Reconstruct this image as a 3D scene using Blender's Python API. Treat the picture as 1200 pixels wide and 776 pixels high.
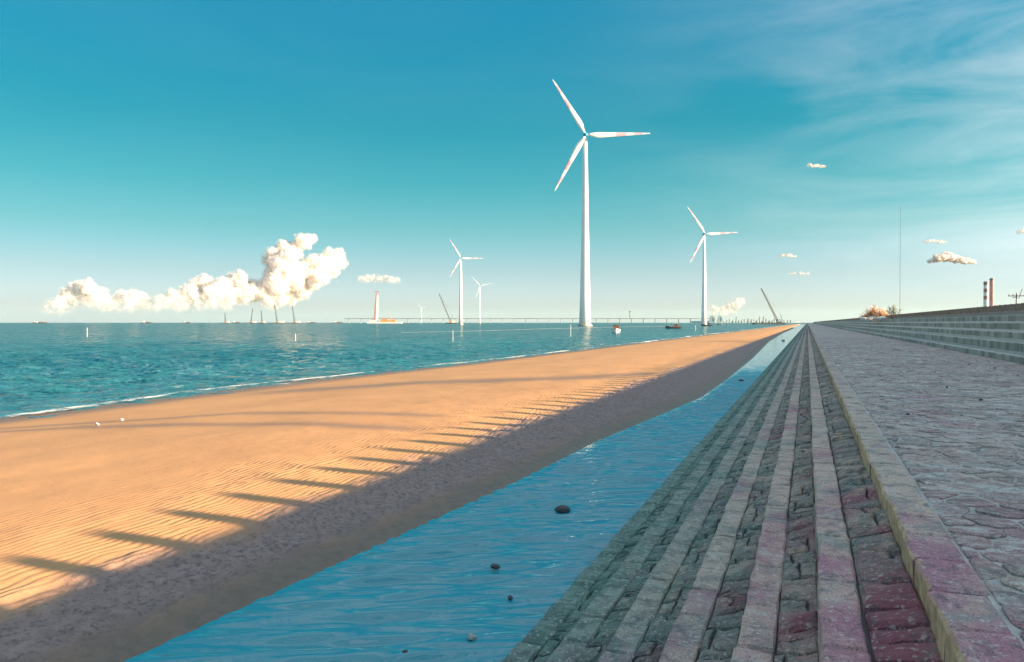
import bpy, math, random
import numpy as np
R = math.radians
for o in list(bpy.data.objects): bpy.data.objects.remove(o)
scene = bpy.context.scene
C = scene.collection

# ------------------------------------------------------------------ camera, sky, sun, exposure
F_PX, U0, HORIZON, VP_X = 900.0, 600.0, 378.0, 946.0      # photo pixels (1200 x 776)
TH = math.atan((VP_X - U0) / F_PX)                        # the dyke (+Y) lies this far right of the view axis
CAM_Z = 2.85                                              # above the water
cam = bpy.data.cameras.new('camera'); cam.sensor_width = 36; cam.lens = 36 * F_PX / 1200
cam.clip_start = 0.05; cam.clip_end = 40000
camo = bpy.data.objects.new('camera', cam); C.objects.link(camo)
camo.location = (0, 0, CAM_Z); camo.rotation_euler = (R(90) - math.atan(10 / F_PX), 0, TH)
scene.camera = camo

SUN_T, SUN_DY = 0.199, 0.12                               # tangent of elevation; y per x
SUN_EL = math.atan(SUN_T / math.hypot(1, SUN_DY))
SUN_AZ = math.atan2(1, SUN_DY)                            # from +Y towards +X
w = bpy.data.worlds.new('World'); scene.world = w; w.use_nodes = True
nt = w.node_tree; N = nt.nodes; L = nt.links; N.clear()
def wn(t, **k):
    n = N.new(t)
    for a, b in k.items(): setattr(n, a, b)
    return n
out = wn('ShaderNodeOutputWorld'); bg = wn('ShaderNodeBackground')
sky = wn('ShaderNodeTexSky', sky_type='NISHITA', sun_disc=False)
sky.sun_elevation = SUN_EL; sky.sun_rotation = SUN_AZ; sky.air_density = 1.0; sky.dust_density = 0.6; sky.ozone_density = 1.5
bg.inputs[1].default_value = 0.10
tc = wn('ShaderNodeTexCoord'); sep = wn('ShaderNodeSeparateXYZ'); L.new(tc.outputs['Generated'], sep.inputs[0])
ramp = wn('ShaderNodeValToRGB'); L.new(sep.outputs['Z'], ramp.inputs[0])
SKY_GRADE = [(0.0, (0.58, 0.69, 1.20)), (0.02, (0.41, 0.475, 0.80)), (0.064, (0.31, 0.382, 0.515)), (0.118, (0.168, 0.358, 0.380)), (0.171, (0.087, 0.350, 0.345)), (0.2435, (0.030, 0.333, 0.338)), (0.33, (0.026, 0.361, 0.393)), (0.38, (0.030, 0.384, 0.428)), (0.6, (0.040, 0.50, 0.56)), (1.0, (0.06, 0.62, 0.66))]
el = ramp.color_ramp.elements
while len(el) < len(SKY_GRADE): el.new(0.5)
for e, (p, c) in zip(el, SKY_GRADE): e.position = p; e.color = (*c, 1)
dt = wn('ShaderNodeVectorMath', operation='DOT_PRODUCT'); L.new(tc.outputs['Generated'], dt.inputs[0]); dt.inputs[1].default_value = (math.cos(TH), math.sin(TH), 0)
azl = wn('ShaderNodeMapRange'); azl.inputs[1].default_value = -0.8; azl.inputs[2].default_value = 0.0; azl.inputs[3].default_value = 0.70; L.new(dt.outputs['Value'], azl.inputs[0])
mul = wn('ShaderNodeMix', data_type='RGBA', blend_type='MULTIPLY'); mul.inputs[0].default_value = 1
sc_ = wn('ShaderNodeVectorMath', operation='SCALE'); L.new(sky.outputs[0], sc_.inputs[0]); L.new(azl.outputs[0], sc_.inputs['Scale']); L.new(sc_.outputs[0], mul.inputs[6]); L.new(ramp.outputs[0], mul.inputs[7])
# thin high cirrus streaks; overhead and sunward, out of view, brightened to fill the shade
mp = wn('ShaderNodeMapping'); mp.inputs['Scale'].default_value = (1.6, 1.6, 8.5); mp.inputs['Rotation'].default_value = (0.10, 0.16, 0.3)
L.new(tc.outputs['Generated'], mp.inputs[0])
nz = wn('ShaderNodeTexNoise'); nz.inputs['Scale'].default_value = 1.9; nz.inputs['Detail'].default_value = 9; nz.inputs['Roughness'].default_value = 0.58; nz.inputs['Distortion'].default_value = 0.6
L.new(mp.outputs[0], nz.inputs[0])
cr = wn('ShaderNodeMapRange'); cr.inputs[1].default_value = 0.32; cr.inputs[2].default_value = 0.70; cr.inputs[4].default_value = 0.85; L.new(nz.outputs[0], cr.inputs[0])
elm = wn('ShaderNodeMapRange'); elm.inputs[1].default_value = 0.01; elm.inputs[2].default_value = 0.1; L.new(sep.outputs['Z'], elm.inputs[0])
azm = wn('ShaderNodeMapRange'); azm.interpolation_type = 'SMOOTHERSTEP'; azm.inputs[1].default_value = -0.05; azm.inputs[2].default_value = 1.25; azm.inputs[3].default_value = 0.012; L.new(dt.outputs['Value'], azm.inputs[0])
zen = wn('ShaderNodeMapRange'); zen.inputs[1].default_value = 0.42; zen.inputs[2].default_value = 0.75; L.new(sep.outputs['Z'], zen.inputs[0])      # added veil overhead, out of view, to brighten the shaded stone
vm = wn('ShaderNodeMath', operation='MAXIMUM'); L.new(azm.outputs[0], vm.inputs[0]); L.new(zen.outputs[0], vm.inputs[1])
cm0 = wn('ShaderNodeMath', operation='MULTIPLY'); L.new(cr.outputs[0], cm0.inputs[0]); L.new(elm.outputs[0], cm0.inputs[1])
cm = wn('ShaderNodeMath', operation='MULTIPLY'); L.new(cm0.outputs[0], cm.inputs[0]); L.new(vm.outputs[0], cm.inputs[1])
cir = wn('ShaderNodeMix', data_type='RGBA'); L.new(cm.outputs[0], cir.inputs[0]); L.new(mul.outputs[2], cir.inputs[6]); cir.inputs[7].default_value = (3.3, 3.0, 2.95, 1)
L.new(cir.outputs[2], bg.inputs[0]); L.new(bg.outputs[0], out.inputs[0])

sun = bpy.data.lights.new('sun', 'SUN'); sun.energy = 4.6; sun.angle = R(0.53); sun.color = (1.0, 0.70, 0.42)
suno = bpy.data.objects.new('sun', sun); C.objects.link(suno)
from mathutils import Vector, Matrix
suno.rotation_euler = Vector((1, SUN_DY, SUN_T)).to_track_quat('Z', 'Y').to_euler()
scene.view_settings.view_transform = 'Standard'; scene.view_settings.look = 'None'
scene.view_settings.exposure = 2.2; scene.view_settings.gamma = 1
scene.cycles.max_bounces = 6; scene.cycles.transparent_max_bounces = 24

# ------------------------------------------------------------------ helpers
rnd = random.Random(7)
FW = Vector((-math.sin(TH), math.cos(TH), 0)); RT = Vector((math.cos(TH), math.sin(TH), 0))
def at(px, d, z=0.0):                 # column px of the photo at forward distance d
    p = FW * d + RT * (d * (px - U0) / F_PX); return Vector((p.x, p.y, z))
def zat(py, d): return CAM_Z - (py - HORIZON) * d / F_PX
def on_ground(px, py, z): return at(px, (CAM_Z - z) * F_PX / (py - HORIZON), z)

class MB:
    def __init__(s): s.v = []; s.f = []; s.m = []
    def add(s, vs, fs, mi=0):
        b = len(s.v); s.v += [tuple(p) for p in vs]; s.f += [tuple(i + b for i in f) for f in fs]; s.m += [mi] * len(fs)
    def box(s, c, d, mi=0, rot=None):
        x, y, z = (k / 2 for k in d); vs = [Vector((a * x, b * y, e * z)) for a in (-1, 1) for b in (-1, 1) for e in (-1, 1)]
        if rot is not None: vs = [rot @ p for p in vs]
        s.add([p + Vector(c) for p in vs], [(0, 1, 3, 2), (4, 6, 7, 5), (0, 4, 5, 1), (2, 3, 7, 6), (0, 2, 6, 4), (1, 5, 7, 3)], mi)
    def tube(s, p, q, r0, r1=None, n=8, mi=0):
        p, q = Vector(p), Vector(q); r1 = r0 if r1 is None else r1
        k = (q - p).normalized(); a = k.orthogonal().normalized(); b = k.cross(a)
        vs = []
        for c, r in ((p, r0), (q, r1)):
            vs += [c + (a * math.cos(2 * math.pi * i / n) + b * math.sin(2 * math.pi * i / n)) * r for i in range(n)]
        fs = [(i, (i + 1) % n, n + (i + 1) % n, n + i) for i in range(n)] + [tuple(range(n))[::-1], tuple(range(n, 2 * n))]
        s.add(vs, fs, mi)
    def lathe(s, prof, n=24, mi=0, c=(0, 0, 0)):
        vs = [(c[0] + r * math.cos(2 * math.pi * i / n), c[1] + r * math.sin(2 * math.pi * i / n), c[2] + z) for r, z in prof for i in range(n)]
        fs = [(j * n + i, j * n + (i + 1) % n, (j + 1) * n + (i + 1) % n, (j + 1) * n + i) for j in range(len(prof) - 1) for i in range(n)]
        fs += [tuple(range(n))[::-1], tuple(range((len(prof) - 1) * n, len(prof) * n))]
        s.add(vs, fs, mi)
    def loft(s, rings, mi=0, cap=True):
        n = len(rings[0]); vs = [p for r in rings for p in r]
        fs = [(j * n + i, j * n + (i + 1) % n, (j + 1) * n + (i + 1) % n, (j + 1) * n + i) for j in range(len(rings) - 1) for i in range(n)]
        if cap: fs += [tuple(range(n))[::-1], tuple(range((len(rings) - 1) * n, len(rings) * n))]
        s.add(vs, fs, mi)
    def mesh(s, name, mats, smooth=False):
        me = bpy.data.meshes.new(name); me.from_pydata(s.v, [], s.f)
        for m in (mats if isinstance(mats, (list, tuple)) else [mats]): me.materials.append(m)
        if any(s.m): me.polygons.foreach_set('material_index', s.m)
        if smooth: me.polygons.foreach_set('use_smooth', [True] * len(s.f))
        me.update(); return me
    def build(s, name, mats, parent=None, loc=None, smooth=False):
        return link(name, s.mesh(name, mats, smooth), parent, loc)
def link(name, me, parent=None, loc=None):
    o = bpy.data.objects.new(name, me); C.objects.link(o)
    if parent is not None: o.parent = parent
    if loc is not None: o.location = loc
    return o
def tag(o, label, cat, group=None):
    o['label'] = label; o['category'] = cat
    if group: o['group'] = group
    return o
def thing(name, label, cat, loc=(0, 0, 0), rz=0, group=None):
    o = link(name, None, None, loc); o.rotation_euler.z = rz; return tag(o, label, cat, group)
def struct(o): o['kind'] = 'structure'; return o
def stuff(o): o['kind'] = 'stuff'; return o
def copy_tree(o, parent=None):
    c = o.copy(); C.objects.link(c); c.parent = parent
    for ch in [k for k in o.children]: copy_tree(ch, c)
    return c

def _hash(ix, iy, seed):
    h = (ix.astype(np.int64) * 374761393 + iy.astype(np.int64) * 668265263 + seed * 1274126177) & 0xffffffff
    h = ((h ^ (h >> 13)) * 1274126177) & 0xffffffff
    return ((h ^ (h >> 16)) & 0xffff) / 65535.0
def vnoise(x, y, seed=0):
    ix, iy = np.floor(x), np.floor(y); fx, fy = x - ix, y - iy
    fx = fx * fx * (3 - 2 * fx); fy = fy * fy * (3 - 2 * fy)
    a, b = _hash(ix, iy, seed), _hash(ix + 1, iy, seed); c, d = _hash(ix, iy + 1, seed), _hash(ix + 1, iy + 1, seed)
    return (a * (1 - fx) + b * fx) * (1 - fy) + (c * (1 - fx) + d * fx) * fy
def fbm(x, y, seed=0, n=4):
    t = 0; a = 0.5; s = 0
    for k in range(n): t = t + a * vnoise(x * 2 ** k, y * 2 ** k, seed + k * 17); s += a; a *= 0.5
    return t / s
def sst(a, b, x): t = np.clip((x - a) / (b - a), 0, 1); return t * t * (3 - 2 * t)
def grid_mesh(name, X, Y, Z, mat, attrs=None, smooth=True):
    ny, nx = X.shape; me = bpy.data.meshes.new(name)
    me.vertices.add(nx * ny); me.vertices.foreach_set('co', np.stack([X, Y, Z], -1).astype(np.float32).ravel())
    i = np.arange((ny - 1) * (nx - 1)); r, c = i // (nx - 1), i % (nx - 1); a = r * nx + c
    q = np.stack([a, a + 1, a + nx + 1, a + nx], -1)
    if X[0, 1] < X[0, 0]: q = q[:, ::-1]
    me.loops.add(q.size); me.loops.foreach_set('vertex_index', q.ravel().astype(np.int32))
    me.polygons.add(len(q)); me.polygons.foreach_set('loop_start', (np.arange(len(q)) * 4).astype(np.int32))
    me.update(calc_edges=True)
    if smooth: me.polygons.foreach_set('use_smooth', np.ones(len(q), bool))
    for k, v in (attrs or {}).items():
        me.attributes.new(k, 'FLOAT', 'POINT').data.foreach_set('value', v.astype(np.float32).ravel())
    me.materials.append(mat); return me
def spaced(a, b, step, grow):
    v = [a]; s = 1 if b > a else -1
    while (b - v[-1]) * s > 0: v.append(v[-1] + s * (step + grow * abs(v[-1] - a)))
    v[-1] = b; return v

# ------------------------------------------------------------------ materials
class Mat:
    def __init__(s, name):
        s.m = bpy.data.materials.new(name); s.m.use_nodes = True; s.t = s.m.node_tree; s.b = s.t.nodes['Principled BSDF']
        s.pos = s.n('ShaderNodeNewGeometry')
    def n(s, t, **k):
        n = s.t.nodes.new(t)
        for a, b in k.items(): setattr(n, a, b)
        return n
    def l(s, a, b): s.t.links.new(a, b)
    def noise(s, scale, detail=5, rough=0.6, vec=None, dist=0.0):
        n = s.n('ShaderNodeTexNoise'); n.inputs['Scale'].default_value = scale; n.inputs['Detail'].default_value = detail
        n.inputs['Roughness'].default_value = rough; n.inputs['Distortion'].default_value = dist
        s.l(vec or s.pos.outputs['Position'], n.inputs['Vector']); return n
    def mapped(s, scale, rot=(0, 0, 0)):
        m = s.n('ShaderNodeMapping'); m.inputs['Scale'].default_value = scale; m.inputs['Rotation'].default_value = rot
        s.l(s.pos.outputs['Position'], m.inputs[0]); return m.outputs[0]
    def ramp(s, fac, stops):
        r = s.n('ShaderNodeValToRGB'); e = r.color_ramp.elements
        while len(e) < len(stops): e.new(0.5)
        for k, (p, c) in zip(e, stops): k.position = p; k.color = (*c, 1) if len(c) == 3 else c
        s.l(fac, r.inputs[0]); return r.outputs[0]
    def rng(s, fac, a, b, c=0.0, d=1.0):
        r = s.n('ShaderNodeMapRange'); r.interpolation_type = 'SMOOTHSTEP'
        for i, v in enumerate((a, b, c, d)): r.inputs[i + 1].default_value = v
        s.l(fac, r.inputs[0]); return r.outputs[0]
    def mix(s, fac, a, b, mode='MIX'):
        m = s.n('ShaderNodeMix', data_type='RGBA', blend_type=mode)
        for v, i in ((fac, 0), (a, 6), (b, 7)):
            if isinstance(v, (int, float)): m.inputs[i].default_value = v
            elif isinstance(v, tuple): m.inputs[i].default_value = (*v, 1)
            else: s.l(v, m.inputs[i])
        return m.outputs[2]
    def math(s, op, a, b=None, c=None):
        m = s.n('ShaderNodeMath', operation=op)
        for i, v in enumerate((a, b, c)):
            if v is None: continue
            if isinstance(v, (int, float)): m.inputs[i].default_value = v
            else: s.l(v, m.inputs[i])
        return m.outputs[0]
    def attr(s, name): a = s.n('ShaderNodeAttribute'); a.attribute_name = name; return a.outputs['Fac']
    def bump(s, h, strength=0.5, dist=0.01, normal=None):
        b = s.n('ShaderNodeBump'); b.inputs['Strength'].default_value = strength; b.inputs['Distance'].default_value = dist
        s.l(h, b.inputs['Height'])
        if normal is not None: s.l(normal, b.inputs['Normal'])
        s.l(b.outputs[0], s.b.inputs['Normal']); return b.outputs[0]
    def col(s, c):
        if isinstance(c, tuple): s.b.inputs['Base Color'].default_value = (*c, 1)
        else: s.l(c, s.b.inputs['Base Color'])
    def set(s, **k):
        for a, v in k.items():
            i = s.b.inputs[{'rough': 'Roughness', 'spec': 'Specular IOR Level', 'metal': 'Metallic', 'alpha': 'Alpha', 'ior': 'IOR'}[a]]
            if isinstance(v, (int, float)): i.default_value = v
            else: s.l(v, i)

def plain(name, c, rough=0.6, scale=3.0, var=0.25, metal=0):
    m = Mat(name); n = m.noise(scale, 4)
    m.col(m.ramp(n.outputs[0], [(0.3, tuple(k * (1 - var) for k in c)), (0.7, tuple(min(1, k * (1 + var)) for k in c))])); m.set(rough=rough, metal=metal); return m.m

def piece_random(m):
    oi = m.n('ShaderNodeObjectInfo'); return m.math('FRACT', m.math('ADD', oi.outputs['Random'], m.pos.outputs['Random Per Island']))

def stone_mat(name, kind):
    m = Mat(name); P = m.pos.outputs['Position']; rd = piece_random(m)
    sx = m.n('ShaderNodeSeparateXYZ'); m.l(P, sx.inputs[0])
    big = m.noise(0.8, 4, 0.6, vec=m.mapped((1, 0.8, 1)), dist=0.4).outputs[0]; mid = m.noise(4.0, 6, 0.68, dist=0.5).outputs[0]; fine = m.noise(38, 5, 0.7).outputs[0]
    wr = {'kerb': 0.22, 'rubble': 0.45, 'slab': 0.34}[kind]          # how far each piece differs from the next
    k = m.math('ADD', m.math('MULTIPLY', rd, wr), m.math('MULTIPLY', m.rng(mid, 0.28, 0.72), 1 - wr))
    if kind == 'kerb':
        base = m.ramp(k, [(0.10, (0.30, 0.28, 0.26)), (0.36, (0.50, 0.40, 0.34)), (0.55, (0.66, 0.48, 0.37)), (0.72, (0.54, 0.42, 0.38)), (0.9, (0.68, 0.60, 0.52))])
        mar, teal, mfac = (0.42, 0.17, 0.24), (0.17, 0.27, 0.25), 0.85
    elif kind == 'rubble':
        base = m.ramp(k, [(0.12, (0.14, 0.16, 0.155)), (0.32, (0.38, 0.33, 0.29)), (0.48, (0.21, 0.23, 0.215)), (0.66, (0.54, 0.40, 0.31)), (0.88, (0.42, 0.39, 0.35))])
        mar, teal, mfac = (0.30, 0.08, 0.12), (0.085, 0.18, 0.16), 0.9
    else:
        base = m.ramp(k, [(0.12, (0.26, 0.20, 0.19)), (0.34, (0.56, 0.46, 0.41)), (0.5, (0.42, 0.29, 0.25)), (0.68, (0.70, 0.59, 0.52)), (0.88, (0.48, 0.42, 0.39))])
        mar, teal, mfac = (0.36, 0.14, 0.19), (0.32, 0.38, 0.38), 0.7
    near = m.rng(sx.outputs['Y'], 2.0, 9.0, 0.24, 0.0)               # purple stone is more common in the near stretch
    mm = m.math('MULTIPLY', m.rng(m.math('ADD', m.math('ADD', m.math('MULTIPLY', big, 0.93), m.math('MULTIPLY', rd, 0.07)), near), 0.52, 0.72), mfac)
    col = m.mix(mm, base, mar)
    alg = m.noise(1.5, 6, 0.68, dist=0.6).outputs[0]
    col = m.mix(m.rng(alg, 0.52, 0.64, 0, 0.5), col, teal)
    low = m.rng(m.math('ADD', sx.outputs['Z'], m.math('MULTIPLY', alg, -0.9)), -0.45, 0.62, 0.95, 0.0)   # weed and slime towards the waterline
    col = m.mix(low, col, m.mix(m.rng(mid, 0.4, 0.6), (0.05, 0.15, 0.125), (0.15, 0.29, 0.245)))
    if kind == 'slab':                                               # mortar smeared over the stones
        sm = m.noise(2.4, 7, 0.72, vec=m.mapped((0.55, 1.3, 1)), dist=0.7).outputs[0]
        col = m.mix(m.rng(sm, 0.54, 0.60, 0, 0.75), col, (0.72, 0.69, 0.65)); col = m.mix(m.rng(sm, 0.46, 0.38, 0, 0.6), col, (0.13, 0.12, 0.13))
    spk = m.noise(85, 3, 0.7).outputs[0]
    col = m.mix(m.rng(spk, 0.535, 0.60, 0, 0.62), col, (0.055, 0.06, 0.065))
    col = m.mix(m.rng(m.noise(23, 6, 0.75).outputs[0], 0.54, 0.64, 0, 0.6), col, (0.68, 0.65, 0.60))
    col = m.mix(m.rng(m.noise(6, 7, 0.78, dist=0.9).outputs[0], 0.54, 0.62, 0, 0.6), col, (0.10, 0.105, 0.11))
    if kind == 'kerb':
        nx = m.n('ShaderNodeSeparateXYZ'); m.l(m.pos.outputs['True Normal'], nx.inputs[0])
        och = m.math('MULTIPLY', m.math('MULTIPLY', m.rng(nx.outputs['X'], -0.4, -0.8), m.rng(sx.outputs['Z'], 1.15, 1.3)), 0.9)
        col = m.mix(och, col, m.ramp(m.noise(9, 5).outputs[0], [(0.35, (0.34, 0.23, 0.12)), (0.65, (0.68, 0.49, 0.28))]))
    m.col(col); m.set(rough=0.82, spec=0.35)
    h = m.math('ADD', m.math('MULTIPLY', m.noise(14, 6, 0.7).outputs[0], 0.7), m.math('MULTIPLY', fine, 0.3))
    m.bump(h, 0.9, {'kerb': 0.022, 'rubble': 0.06, 'slab': 0.04}[kind]); return m.m

def sand_mat():
    m = Mat('sand'); a = m.noise(0.35, 5, 0.6).outputs[0]; g = m.noise(130, 3, 0.7).outputs[0]; md = m.noise(7, 6, 0.7).outputs[0]
    dry = m.ramp(a, [(0.3, (0.48, 0.265, 0.130)), (0.7, (0.56, 0.315, 0.155))])
    dry = m.mix(m.rng(g, 0.55, 0.75, 0, 0.35), dry, (0.25, 0.15, 0.09))
    wet_shadow = m.attr('wet_shadow'); rough_z = m.attr('trod')  # first attribute holds real damp together with the painted shadow bands
    cl = m.noise(15, 6, 0.75, vec=m.mapped((1, 0.8, 1))).outputs[0]
    dark = m.mix(m.rng(cl, 0.48, 0.63, 0, 0.75), m.ramp(md, [(0.35, (0.27, 0.195, 0.18)), (0.65, (0.37, 0.265, 0.245))]), (0.10, 0.09, 0.095))
    c = m.mix(rough_z, dry, dark)
    c = m.mix(m.math('MULTIPLY', wet_shadow, 0.85), c, m.mix(m.rng(md, 0.4, 0.65), (0.17, 0.135, 0.115), (0.11, 0.095, 0.085)))
    m.col(c); m.set(rough=m.math('MULTIPLY_ADD', wet_shadow, -0.35, 0.85), spec=0.3)
    h = m.math('ADD', m.math('MULTIPLY', md, m.math('MULTIPLY_ADD', rough_z, 0.8, 0.10)), m.math('MULTIPLY', g, 0.10))
    m.bump(h, 0.8, 0.05); return m.m

def water_mat(name, deep, crest, perturb, scales, rough, alpha=1.0, ior=1.33):
    m = Mat(name)
    acc = None
    for sc, amp in scales:
        n = m.noise(sc, 3, 0.6, vec=m.mapped((1.0, 1.0, 1.0)))
        v = m.n('ShaderNodeVectorMath', operation='SUBTRACT'); m.l(n.outputs['Color'], v.inputs[0]); v.inputs[1].default_value = (0.5, 0.5, 0.5)
        s = m.n('ShaderNodeVectorMath', operation='MULTIPLY'); m.l(v.outputs[0], s.inputs[0]); s.inputs[1].default_value = (amp * perturb, amp * perturb, 0)
        if acc is None: acc = s.outputs[0]
        else:
            ad = m.n('ShaderNodeVectorMath', operation='ADD'); m.l(acc, ad.inputs[0]); m.l(s.outputs[0], ad.inputs[1]); acc = ad.outputs[0]
    ad = m.n('ShaderNodeVectorMath', operation='ADD'); m.l(acc, ad.inputs[0]); m.l(m.pos.outputs['Normal'], ad.inputs[1])
    nm = m.n('ShaderNodeVectorMath', operation='NORMALIZE'); m.l(ad.outputs[0], nm.inputs[0]); m.l(nm.outputs[0], m.b.inputs['Normal'])
    big = m.noise(0.05, 4, 0.6, vec=m.mapped((1, 0.35, 1))).outputs[0]
    m.col(m.mix(m.rng(big, 0.35, 0.65), deep, crest)); m.set(rough=rough, ior=ior, alpha=alpha); return m

M = {}
M['kerb'] = stone_mat('dressed_kerb_stone', 'kerb'); M['rubble'] = stone_mat('rough_slope_stone', 'rubble'); M['slab'] = stone_mat('terrace_stone', 'slab')
M['sand'] = sand_mat()
def mortar(name, c):
    m = Mat(name); n = m.noise(2.0, 6, 0.65).outputs[0]; f = m.noise(30, 5, 0.7).outputs[0]
    col = m.ramp(n, [(0.3, tuple(k * 0.6 for k in c)), (0.7, c)]); m.col(m.mix(m.rng(f, 0.55, 0.7, 0, 0.6), col, tuple(k * 0.35 for k in c)))
    m.set(rough=0.9); m.bump(f, 0.8, 0.02); return m.m
M['mortar'] = mortar('pale_mortar', (0.60, 0.58, 0.55)); M['dark_bed'] = mortar('dark_bedding', (0.12, 0.135, 0.13)); M['crest'] = mortar('earthy_crest', (0.30, 0.24, 0.20))
M['concrete'] = mortar('old_concrete', (0.50, 0.50, 0.47))
def step_mat():
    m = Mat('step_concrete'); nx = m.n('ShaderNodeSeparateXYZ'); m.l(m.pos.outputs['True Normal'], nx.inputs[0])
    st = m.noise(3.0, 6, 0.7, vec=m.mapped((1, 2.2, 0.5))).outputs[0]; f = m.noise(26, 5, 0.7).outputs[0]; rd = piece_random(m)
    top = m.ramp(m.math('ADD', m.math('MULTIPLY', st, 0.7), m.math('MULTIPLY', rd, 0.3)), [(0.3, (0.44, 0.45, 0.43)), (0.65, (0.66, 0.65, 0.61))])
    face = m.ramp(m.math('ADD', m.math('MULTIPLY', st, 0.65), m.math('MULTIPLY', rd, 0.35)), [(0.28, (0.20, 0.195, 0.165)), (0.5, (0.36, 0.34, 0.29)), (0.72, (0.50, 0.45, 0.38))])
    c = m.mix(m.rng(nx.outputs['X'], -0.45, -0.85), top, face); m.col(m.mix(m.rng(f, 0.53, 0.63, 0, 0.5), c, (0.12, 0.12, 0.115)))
    m.set(rough=0.9); m.bump(f, 0.8, 0.03); return m.m
M['steps'] = step_mat()
M['land'] = mortar('scrub_land', (0.16, 0.13, 0.08))
M['rock'] = mortar('dark_rock', (0.10, 0.10, 0.11))
M['white'] = plain('white_paint', (0.80, 0.80, 0.80), 0.45, 0.2, 0.04)
M['stripe'] = plain('faded_red_paint', (0.66, 0.42, 0.50), 0.45, 0.2, 0.06)
M['nacelle'] = plain('blue_paint', (0.03, 0.30, 0.48), 0.4, 0.5, 0.1)
M['red'] = plain('red_paint', (0.33, 0.11, 0.11), 0.55, 0.1, 0.2)
M['steel'] = plain('dark_steel', (0.055, 0.075, 0.09), 0.6, 0.3, 0.3)
M['hull'] = plain('dark_hull', (0.05, 0.055, 0.06), 0.5, 0.5, 0.3)
M['wood'] = plain('weathered_wood', (0.26, 0.13, 0.08), 0.7, 2, 0.4)
M['cabin'] = plain('cabin_white', (0.72, 0.70, 0.66), 0.5, 0.8, 0.1)
M['orange'] = plain('orange_paint', (0.62, 0.25, 0.10), 0.6, 0.8, 0.2)
M['glass'] = plain('dark_glass', (0.03, 0.04, 0.05), 0.15, 1, 0.2)
M['city'] = plain('city_wall', (0.38, 0.46, 0.50), 0.8, 0.02, 0.25)
M['tower_blue'] = plain('blue_grey_cladding', (0.22, 0.34, 0.40), 0.6, 0.05, 0.15)
M['reed'] = plain('dry_reed', (0.50, 0.27, 0.14), 0.8, 3, 0.4)
M['plume'] = plain('pale_plume', (0.75, 0.55, 0.42), 0.9, 3, 0.2)
M['leaf'] = plain('dark_leaf', (0.05, 0.085, 0.04), 0.6, 3, 0.5)
M['bark'] = plain('bark', (0.14, 0.10, 0.07), 0.9, 6, 0.3)
M['white_litter'] = plain('white_litter', (0.75, 0.74, 0.72), 0.6, 8, 0.15)

# ------------------------------------------------------------------ the beach
def edge_x(Y): return np.interp(Y, [-20, 4.8, 13, 18, 24, 30, 40, 64, 120, 390, 900, 1200], [-5.6, -5.35, -4.85, -4.7, -4.2, -3.75, -3.75, -4.05, -5.3, -7.5, -12, -16])
def shore_x(Y): return np.interp(Y, [-60, 16, 30, 50, 100, 300, 900, 1150, 1300], [-23.0, -22.3, -22.9, -22.0, -21.8, -21.0, -20, -18, -15.5])
PX = [-60, -35, -22.2, -21, -18.5, -15, -11, -8.2, -6.7, -5.75, -5.15, -4.4, -3.4, -1.0]
PZ = [-2.2, -0.75, 0.0, 0.045, 0.15, 0.29, 0.37, 0.38, 0.31, 0.13, 0.0, -0.16, -0.32, -0.5]
def sand_z(X, Y):
    dr = (edge_x(Y) + 5.15) * sst(-12, -6.8, X); dl = (shore_x(Y) + 22.2) * (1 - sst(-20, -12, X))
    return np.interp(X - dr - dl, PX, PZ)
xs = np.array(list(np.arange(-60, -24, 1.5)) + list(np.arange(-24, -12.5, 0.16)) + list(np.arange(-12.5, -10.6, 0.06)) + list(np.arange(-10.6, -4.6, 0.024)) + list(np.arange(-4.6, -1.5, 0.12)))
ys = np.array(list(np.arange(-20, 4, 0.6)) + list(np.arange(4, 26, 0.055)) + spaced(26, 1240, 0.07, 0.032))
X, Y = np.meshgrid(xs, ys)
Z = sand_z(X, Y)
Xe = X - (edge_x(Y) + 5.15) * sst(-12, -6.8, X)
Z += (fbm(X * 0.35, Y * 0.2, 3, 3) - 0.5) * 0.07 * sst(-22, -17, X) * sst(-5.6, -6.6, Xe)
warp = (fbm(X * 0.8, Y * 0.35, 11, 2) - 0.5) * 0.34 + (fbm(X * 4.5, Y * 2.6, 21, 2) - 0.5) * 0.15
ph = 2 * np.pi * (X + 0.06 * Y + warp) / 0.105
rm = sst(-10.2, -8.3, X + (fbm(X * .6, Y * .4, 33, 3) - .5) * 2.5) * sst(-5.7, -6.6, Xe) * (0.3 + 1.1 * fbm(X * 1.1, Y * 0.9, 31, 3)) * sst(120, 25, Y)
rip = (np.sin(ph) + 0.30 * np.sin(2 * ph + 0.9)) * 0.5
trod = sst(-7.05, -6.3, X + (fbm(X * 1.2, Y * 0.8, 5, 3) - 0.5) * 0.8) * sst(-5.2, -5.8, Xe)
Z += rip * 0.0115 * rm * (1 + 0.35 * trod)
lump = fbm(X * 5.0, Y * 3.2, 41, 3)
Z += (sst(0.35, 0.7, lump) - 0.5) * 0.042 * trod * sst(140, 20, Y)
Z += (fbm(X * 2.0, Y * 2.0, 51, 3) - 0.5) * 0.016 * sst(-20, -12, X) * sst(-5.2, -6, Xe)
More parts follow.
